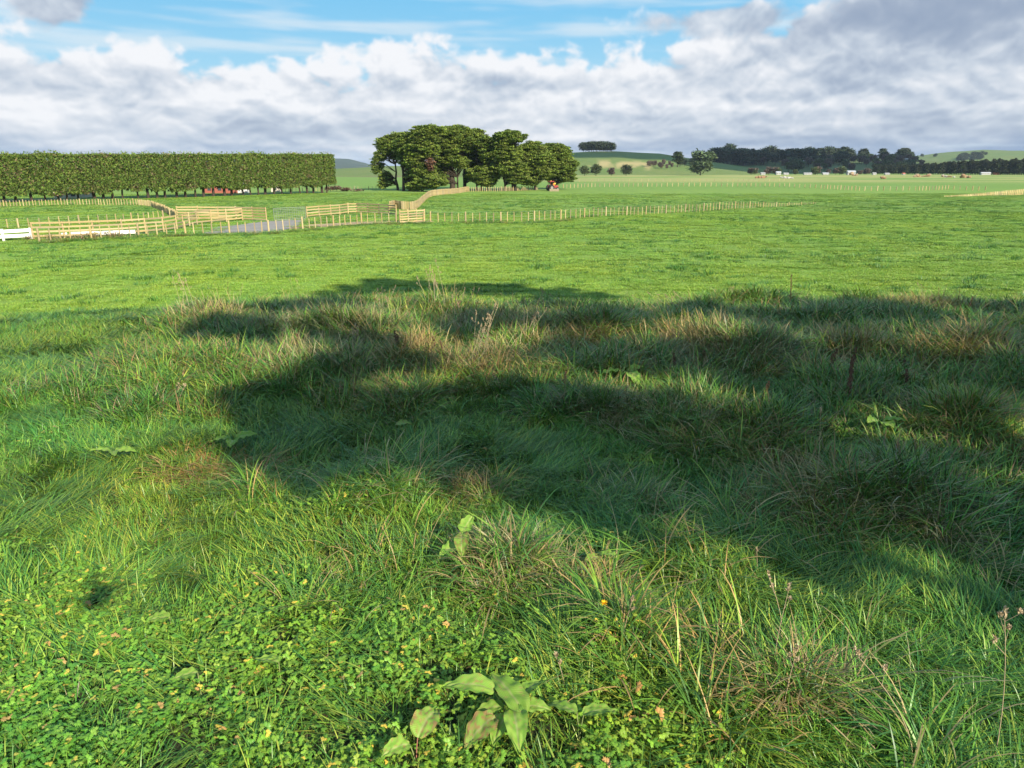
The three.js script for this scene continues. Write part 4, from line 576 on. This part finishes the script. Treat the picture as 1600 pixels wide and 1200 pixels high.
// ---------- the row of evergreens behind the viewer that throws the shade ----------
{
  // places by distance along (t) and across (w) the direction in which shadows fall
  const e = new THREE.Vector3(-sunDir.x, 0, -sunDir.z).normalize(), c = new THREE.Vector3(-e.z, 0, e.x); if (c.x < 0) c.negate();
  const W = (t, w) => { const p = e.clone().multiplyScalar(t).add(c.clone().multiplyScalar(w)); p.y = 0; return p; };
  const lobe = (list, w0) => list.map(([t, w1, y, r, ry], _i, _l, w = w1 - w0) => { const p = e.clone().multiplyScalar(t).add(c.clone().multiplyScalar(w)); return [p.x, y, p.z, r, ry]; });
  const T = (t, w, label, list, opt) => evergreen('evergreen_tree', label, W(t, w), lobe(list, w), { leaf: 0.34, per: 90, padR: 0.85, group: 'evergreens behind the viewpoint', ...opt });
  T(-9, 8, 'smallest of the evergreens behind the viewpoint, nearest the open grass', [[0, 7.0, 6.0, 0.8, 0.7], [0, 5.9, 7.4, 0.9, 0.7], [0, 8.0, 8.4, 1.1, 0.8], [0, 5.0, 8.6, 0.9, 0.6], [0, 3.9, 9.4, 0.8, 0.45], [0, 2.5, 10.0, 0.8, 0.45], [0, 4.2, 10.9, 0.7, 0.4], [0, 2.2, 12.2, 0.8, 0.3], [0, 4.4, 13.4, 1.0, 0.5], [0, 6.4, 11.6, 0.9, 0.5], [0, 8.6, 11.0, 0.9, 0.7], [0, 6.6, 9.4, 0.7, 0.5], [0, 4.4, 7.9, 0.7, 0.4], [0, 5.3, 7.0, 0.7, 0.4], [0, 6.1, 6.3, 0.7, 0.4], [0, 3.4, 8.9, 0.8, 0.4], [0, 2.4, 9.2, 0.7, 0.35], [0, 3.3, 10.6, 0.7, 0.4]], { trunks: [[0, 0, 0.35]], density: 0.23, padR: 0.52, leaf: 0.36, per: 60 });
  T(-10, 14.5, 'tallest evergreen behind the viewpoint casting the widest shade', [[0, 10, 8.6, 1.4, 1.0], [0, 12.6, 7.6, 1.5, 1.0], [0, 11, 10.8, 1.4, 0.7], [0, 14.2, 10.0, 1.5, 0.8], [0, 17, 9, 1.4, 1.0], [0, 15, 13.2, 1.0, 0.6], [0, 9.5, 12.6, 0.9, 0.5], [0, 13.8, 22.2, 1.8, 0.7], [0, 16.6, 23.0, 2.2, 0.5], [0, 15.5, 18.5, 0.8, 0.6], [0, 18.8, 21.6, 1.6, 0.5]], { trunks: [[0, 0, 0.5]], density: 0.23, padR: 0.62, per: 60, leaf: 0.42 });
  T(-9, 23, 'broad evergreen behind the viewpoint at the far end of its row', [[0, 19.8, 7.8, 1.4, 0.9], [0, 22.6, 8.2, 1.6, 1.0], [0, 26, 9.2, 1.6, 1.0], [0, 20.6, 19.8, 1.7, 0.5], [0, 22.8, 17.8, 1.7, 0.5], [0, 22.5, 12.4, 1.1, 0.6]], { trunks: [[0, 0, 0.45]], density: 0.23, padR: 0.62, per: 60, leaf: 0.42 });
}
// ---------- the drone that carries the viewpoint; its shadow lies on the grass ----------
{
  const o = thing('drone', 'small grey camera drone hovering at the viewpoint', 'drone', new THREE.Vector3(0, EYE + 0.05, 0.13)), grey = std([0.25, 0.25, 0.26], 0.5), dark = std([0.03, 0.03, 0.03], 0.5);
  const s = new THREE.Shape(); s.moveTo(-0.045, -0.10); s.quadraticCurveTo(0, -0.12, 0.045, -0.10); s.lineTo(0.05, 0.08); s.quadraticCurveTo(0, 0.12, -0.05, 0.08);
  part('body', new THREE.ExtrudeGeometry(s, { depth: 0.05, bevelEnabled: true, bevelSize: 0.01, bevelThickness: 0.01, bevelSegments: 2 }).rotateX(-Math.PI / 2), grey, o);
  for (const [x, z] of [[-1, -1], [1, -1], [-1, 1], [1, 1]]) { const B = newL(); limbInto(B, [new THREE.Vector3(x * 0.04, 0.03, z * 0.07), new THREE.Vector3(x * 0.1, 0.035, z * 0.1), new THREE.Vector3(x * 0.15, 0.035, z * 0.12)], 0.013, 0.009, 8); const arm = part('arm', geoOf(B), grey, o); part('motor', new THREE.CylinderGeometry(0.014, 0.014, 0.03, 12).translate(x * 0.15, 0.05, z * 0.12), dark, arm); part('propeller', new THREE.BoxGeometry(0.21, 0.002, 0.018).rotateY(x * 0.7 + z).translate(x * 0.15, 0.068, z * 0.12), dark, arm); }
}
// ---------- docks: broad leaved weeds ----------
const dockMat = new THREE.MeshPhysicalMaterial({ vertexColors: true, roughness: 0.6, specularIntensity: 0.4, transmission: 0.15, thickness: 0, side: THREE.DoubleSide, bumpMap: fineBump(), bumpScale: 0.0015 });
function fineBump() { return texture(256, (i) => { const u = (i % 256) / 256, v = Math.floor(i / 256) / 256, k = 128 + 60 * Math.sin((v * 14 + Math.abs(u - 0.5) * 8) * 6.28) * Math.min(1, 4 * Math.abs(u - 0.5)) + 30 * (rnd() - 0.5); return [k, k, k]; }); }
function dockLeaf(len, wid, az, rise, curl, base, red = 0.05, fold = 0.25) {
  const B = newL(), n = 30, m = 12, f = new THREE.Vector3(Math.cos(az), 0, Math.sin(az)), s = new THREE.Vector3(-f.z, 0, f.x); let p = base.clone(), t = rise; const seed = R(0, 50), tone = R(0.85, 1.15), roll = R(-0.35, 0.35);
  for (let i = 0; i <= n; i++) {
    const k = i / n, w = wid * 0.5 * Math.max(0.02, Math.sin(Math.PI * Math.min(1, 0.06 + k ** 0.8 * 0.94)) ** 0.75 * (1 - 0.25 * k)), nrm = new THREE.Vector3(-f.x * Math.sin(t), Math.cos(t), -f.z * Math.sin(t));
    for (let j = 0; j <= m; j++) { const q = j / m * 2 - 1, wave = 0.05 * wid * q * q * Math.sin(k * 22 + seed + (q > 0 ? 2 : 0)) + 0.06 * wid * noise(k * 6 + seed, q * 2.5), y = fold * Math.abs(q) * w + wave + roll * q * w, v = p.clone().addScaledVector(s, q * w).addScaledVector(nrm, y); B.pos.push(v.x, v.y, v.z); B.uv.push(j / m, k * 2);
      const rib = Math.abs(q) < 0.1 ? 1 : 0, spot = smooth(0.25, 0.6, fbm(k * 7 + seed, q * 4 + seed, 3) + red - 0.05 + 0.15 * q * q * (red > 0.2 ? 1 : 0)); let c = mix3([0.140, 0.275, 0.032], [0.20, 0.32, 0.046], clamp(0.5 + noise(k * 3 + seed, q * 2))); c = mix3(c, [0.26, 0.13, 0.06], spot * 0.85); const vein = Math.abs((k * 9 - Math.abs(q) * 1.6 + 20) % 1 - 0.5) < 0.1 ? 0.22 : 0; c = mix3(c, [0.26, 0.31, 0.10], vein); if (rnd() < 0.04) c = mix3(c, [0.3, 0.2, 0.08], 0.6); if (rib) c = mix3(c, [0.30, 0.32, 0.12], 0.75); B.col.push(c[0] * tone, c[1] * tone, c[2] * tone); }
    p = p.clone().addScaledVector(f, Math.cos(t) * len / n).add(new THREE.Vector3(0, Math.sin(t) * len / n, 0)); t += curl / n;
  }
  for (let i = 0; i < n; i++) for (let j = 0; j < m; j++) { const a = i * (m + 1) + j; B.idx.push(a, a + m + 1, a + 1, a + 1, a + m + 1, a + m + 2); }
  return geoOf(B);
}
const stalkMat = new THREE.MeshStandardMaterial({ vertexColors: true, roughness: 0.7 });
function stalkGeo(pts, r0, r1, c) { const B = newL(); limbInto(B, pts, r0, r1, 6); for (let i = 0; i < B.col.length; i += 3) { B.col[i] = c[0]; B.col[i + 1] = c[1]; B.col[i + 2] = c[2]; } return geoOf(B); }
// each dock: foot pixel, then leaves as [length, width, azimuth from +x towards the viewer, rise, curl, height of the leaf base, reach, redness]
function dock(px, py, leaves, label) {
  const p = at(px, py); for (const l of leaves) { l[5] += 0.05; l[1] *= 1.25; } const o = thing('dock_plant', label, 'weed', p, 'broad leaved dock weeds');
  for (const [len, wid, az, rise, curl, y, reach, red] of leaves) { const b = new THREE.Vector3(Math.cos(az) * reach, y, Math.sin(az) * reach); part('leaf', dockLeaf(len, wid, az, rise, curl, b, red), dockMat, o); part('stalk', stalkGeo([new THREE.Vector3(0, 0, 0), b.clone().multiplyScalar(0.5).add(new THREE.Vector3(0, 0.02, 0)), b], 0.004, 0.003, red > 0.25 ? [0.3, 0.12, 0.08] : [0.2, 0.24, 0.08]), stalkMat, o); }
  return o;
}
dock(800, 1142, [[0.30, 0.105, 3.35, 0.35, -0.9, 0.20, 0.10, 0.12], [0.34, 0.14, -2.15, 0.35, -0.6, 0.16, -0.12, 0.03], [0.28, 0.11, 1.45, 0.25, -1.0, 0.16, 0.06, 0.02], [0.17, 0.07, 2.9, 0.1, -0.6, 0.13, 0.05, 0.05], [0.24, 0.12, 2.35, 0.15, -1.0, 0.13, 0.13, 0.4], [0.18, 0.07, 0.2, 0.4, -0.7, 0.12, 0.04, 0.03], [0.2, 0.09, -0.7, 0.5, -0.8, 0.14, 0.04, 0.05], [0.2, 0.1, 2.0, 0.1, -0.9, 0.12, 0.06, 0.15]], 'largest dock weed, broad veined leaves spreading at the bottom edge of the grass');
dock(650, 1195, [[0.25, 0.12, -1.2, 0.5, -1.2, 0.1, 0.03, 0.3], [0.16, 0.08, 2.6, 0.4, -0.9, 0.1, 0.03, 0.2]], 'small dock weed with one folded rusty leaf beside the largest dock');
dock(905, 1158, [[0.2, 0.09, -2.6, 0.2, -0.8, 0.13, 0.02, 0.02], [0.22, 0.09, -0.3, 0.25, -0.9, 0.12, 0.02, 0.02]], 'dock weed with two low green leaves spread beside the largest dock');
dock(440, 1074, [[0.16, 0.10, -2.9, 0.1, -0.3, 0.13, 0.0, 0.02]], 'single smooth rounded dock leaf lying on the leafy mat');
dock(315, 1090, [[0.14, 0.07, 2.7, 0.2, -0.5, 0.13, 0.0, 0.0]], 'single narrow dock leaf half hidden in the leafy mat');
dock(270, 994, [[0.15, 0.08, 2.9, 0.15, -0.4, 0.10, 0.0, 0.12]], 'pale dock leaf near the pressed swirl of grass');
dock(722, 880, [[0.22, 0.10, 1.5, 0.1, -1.5, 0.22, 0.02, 0.3], [0.18, 0.09, -1.0, 0.9, -0.6, 0.2, 0.02, 0.02], [0.2, 0.1, 2.4, 0.5, -1.0, 0.1, 0.02, 0.05]], 'dock weed with an upright and a hanging yellowed leaf beside the tan tussock');
dock(935, 897, [[0.16, 0.09, 0.4, 0.4, -0.5, 0.12, 0.0, 0.02], [0.14, 0.07, 2.6, 0.3, -0.5, 0.1, 0.0, 0.35]], 'small dock weed with a bluish leaf above the yellow flower');
dock(978, 605, [[0.34, 0.18, 3.0, 0.4, -1.0, 0.16, 0.06, 0.0], [0.34, 0.18, 1.3, 0.15, -0.9, 0.18, 0.06, 0.0], [0.3, 0.16, -0.6, 0.5, -0.9, 0.16, 0.06, 0.0]], 'big leaved weed in the shade below the brink of the bank');
dock(368, 712, [[0.24, 0.11, -0.3, 0.5, -0.8, 0.14, 0.02, 0.0], [0.22, 0.1, 2.8, 0.4, -0.8, 0.14, 0.02, 0.0], [0.18, 0.1, 1.4, 0.2, -0.6, 0.14, 0.02, 0.0]], 'dark dock weed in the shade above the flattened brown patch');
dock(180, 722, [[0.24, 0.08, 0.1, 0.25, -0.5, 0.08, 0.02, 0.02], [0.22, 0.07, 3.0, 0.3, -0.5, 0.08, 0.02, 0.05], [0.2, 0.07, 1.0, 0.3, -0.5, 0.08, 0.02, 0.05]], 'low dock weed with long pale leaves in the sunlit grass');
dock(1370, 690, [[0.25, 0.13, 0.3, 0.5, -0.8, 0.2, 0.03, 0.0], [0.22, 0.12, 2.6, 0.5, -0.8, 0.2, 0.03, 0.0], [0.22, 0.12, 1.4, 0.3, -0.6, 0.2, 0.03, 0.0]], 'dark broad leaved weed deep in the shade before the tan tussock');
dock(620, 695, [[0.2, 0.1, 0.2, 0.3, -0.5, 0.2, 0.0, 0.25]], 'single greyish dock leaf lying in the shaded grass');
// ---------- standing seed stalks ----------
const seedCol = [[0.42, 0.32, 0.19], [0.36, 0.27, 0.15], [0.5, 0.4, 0.25]], rust = [[0.14, 0.07, 0.04], [0.18, 0.09, 0.05], [0.11, 0.06, 0.04]];
function spikelets(B, a, b, r, n, cols, len) { for (let i = 0; i < n; i++) { const p = a.clone().lerp(b, rnd()), c = pick(cols), k = 1 - 0.5 * p.distanceTo(a) / (a.distanceTo(b) + 1e-6); bladeInto(B, p.x + R(-r, r) * k, p.z + R(-r, r) * k, R(0, 6.28), len * R(0.7, 1.3), len * 0.45, R(0.1, 0.9), 0.4, 2, c, 0, p.y); } }
function seedStalk(px, py, h, lean, az, label, { heads = 4, head = 0.05, group, col = seedCol[0], rad = 0.003, branches = true } = {}) {
  const p = at(px, py), o = thing('seed_stalk', label, 'grass stalk', p, group), tip = new THREE.Vector3(Math.cos(az) * lean, h, Math.sin(az) * lean), pts = times(7, (i) => { const k = i / 6; return new THREE.Vector3(tip.x * k ** 1.8, h * k, tip.z * k ** 1.8); });
  part('stem', stalkGeo(pts, rad, rad * 0.5, col), stalkMat, o); const B = newB(), T = newL();
  spikelets(B, pts[6].clone().lerp(pts[5], 0.35), pts[6].clone().add(new THREE.Vector3(0, head * 0.3, 0)), head * 0.16, 34, seedCol, 0.019);
  if (branches) for (let i = 0; i < heads; i++) { const k = 0.72 + 0.07 * i, a = pts[4].clone().lerp(pts[6], (k - 0.66) / 0.34), q = R(0, 6.28), b = a.clone().add(new THREE.Vector3(Math.cos(q) * head * R(0.5, 1.3), head * R(0.5, 1.2), Math.sin(q) * head * 0.6)); limbInto(T, [a, a.clone().lerp(b, 0.5), b], rad * 0.5, rad * 0.3, 4); spikelets(B, b, b.clone().add(new THREE.Vector3(0, head * 0.3, 0)), head * 0.16, 22, seedCol, 0.019); }
  part('seed_head', geoOf(B), dryMat, o); for (let i = 0; i < T.col.length; i += 3) { T.col[i] = col[0]; T.col[i + 1] = col[1]; T.col[i + 2] = col[2]; } if (T.pos.length) part('side_stem', geoOf(T), stalkMat, o);
}
seedStalk(1552, 1192, 0.93, -0.13, 0, 'tall pale seed stalk with spread heads standing nearest the camera edge', { heads: 4, head: 0.07 });
seedStalk(1208, 1040, 0.56, 0.04, 1, 'upright straw stalk with a narrow head in front of the lush grass', { heads: 1, head: 0.05 });
seedStalk(1222, 1012, 0.52, -0.14, 0.2, 'straw stalk bent to one side next to the upright one', { heads: 1, head: 0.06 });
seedStalk(1425, 1195, 0.62, -0.36, 0.3, 'long straw stalk leaning over beside the tussock, drooping head', { heads: 2, head: 0.07 });
seedStalk(1222, 1120, 0.46, 0.03, 0.3, 'straw stalk with a split head rising from the tan tussock', { heads: 2, head: 0.05 });
seedStalk(972, 1012, 0.36, 0.05, 0.3, 'thin brownish stalk standing just beside the yellow flower', { heads: 2, head: 0.04 });
seedStalk(882, 1080, 0.24, -0.06, 0.3, 'short straw stalk in the tuft above the largest dock', { heads: 1, head: 0.04 });
seedStalk(1182, 900, 0.22, -0.02, 0.3, 'small stalk with a brown bud head in the lush shaded grass', { heads: 0, head: 0.03 });
seedStalk(1275, 760, 0.75, -0.05, 0.3, 'tall thin pale stalk rising from the dry shaded tussock', { heads: 0, head: 0.06 });
// pale dead stalks along the brink
for (const [px, py, h, l, n] of [[300, 492, 1.3, -0.1, 5], [362, 480, 1.4, 0.05, 3], [455, 455, 0.9, 0, 2], [682, 490, 1.4, -0.1, 7], [720, 520, 1.2, 0.2, 6], [745, 575, 1.3, 0.15, 7], [820, 540, 1.0, 0.1, 6], [985, 480, 1.0, 0.1, 3], [840, 490, 0.9, 0.1, 4], [1130, 470, 0.7, 0.2, 4], [1440, 480, 0.9, -0.2, 5], [600, 500, 0.9, 0.1, 4], [1065, 490, 0.7, -0.4, 5], [545, 560, 0.7, 0.1, 4], [1580, 480, 0.7, 0.1, 3], [275, 640, 0.5, 0.2, 1]]) for (let i = 0; i < n + 1; i++) seedStalk(px + R(-16, 16), py + R(-6, 6), h * R(0.45, 0.8), l + R(-0.2, 0.2), R(-0.6, 0.6), 'pale dead grass stalk standing in the rank growth along the brink', { heads: 2, head: 0.07, rad: 0.004, col: [0.42, 0.34, 0.2], group: 'pale dead stalks of the brink' });
// rusty dock spires
for (const [px, py, h, n, label] of [[1318, 640, 0.75, 3, 'cluster'], [1297, 598, 0.5, 2, ''], [1235, 482, 0.75, 2, ''], [1392, 600, 0.5, 1, ''], [1422, 620, 0.45, 1, ''], [1100, 585, 0.4, 1, ''], [1050, 590, 0.4, 1, ''], [885, 620, 0.4, 1, ''], [1178, 650, 0.5, 1, ''], [1500, 500, 0.5, 1, ''], [358, 470, 0.9, 1, ''], [622, 560, 0.4, 2, ''], [690, 570, 0.4, 2, ''], [470, 560, 0.4, 2, '']]) for (let i = 0; i < n; i++) {
  const p = at(px + R(-7, 7), py + R(-4, 4)), k = h * R(0.75, 1.1), o = thing('dock_spire', label ? 'tall rusty brown seeding dock spire in the densest group within the shade' : 'rusty brown seeding dock spire standing alone or paired in the rank growth', 'weed stalk', p, label ? 'densest rusty dock spires' : 'scattered rusty dock spires'), tip = new THREE.Vector3(R(-0.08, 0.08), k, R(-0.05, 0.05));
  part('stem', stalkGeo([new THREE.Vector3(0, -0.03, 0), tip.clone().multiplyScalar(0.5), tip], 0.006, 0.003, pick(rust)), stalkMat, o); const B = newB(); spikelets(B, tip.clone().multiplyScalar(0.3), tip, 0.028, 190, rust, 0.022); part('seed_head', geoOf(B), dryMat, o).userData.kind = 'stuff';
}
// the yellow flower
{
  const p = at(942, 985), o = thing('yellow_flower', 'single bright yellow flower on a thin stem in the grass', 'flower', p), B = newB(), top = new THREE.Vector3(0, 0.2, 0);
  for (let i = 0; i < 30; i++) bladeInto(B, 0, 0, i * 2.4, R(0.020, 0.032), 0.009, R(0.5, 1.5), 0.3, 2, [0.85, 0.52, 0.01], 0, 0.2);
  part('petals', geoOf(B), herbMat, o); part('stem', stalkGeo([new THREE.Vector3(0, -0.02, 0), new THREE.Vector3(0.01, 0.1, 0), top], 0.0025, 0.002, [0.14, 0.2, 0.05]), stalkMat, o);
}
renderer.render(scene, camera);
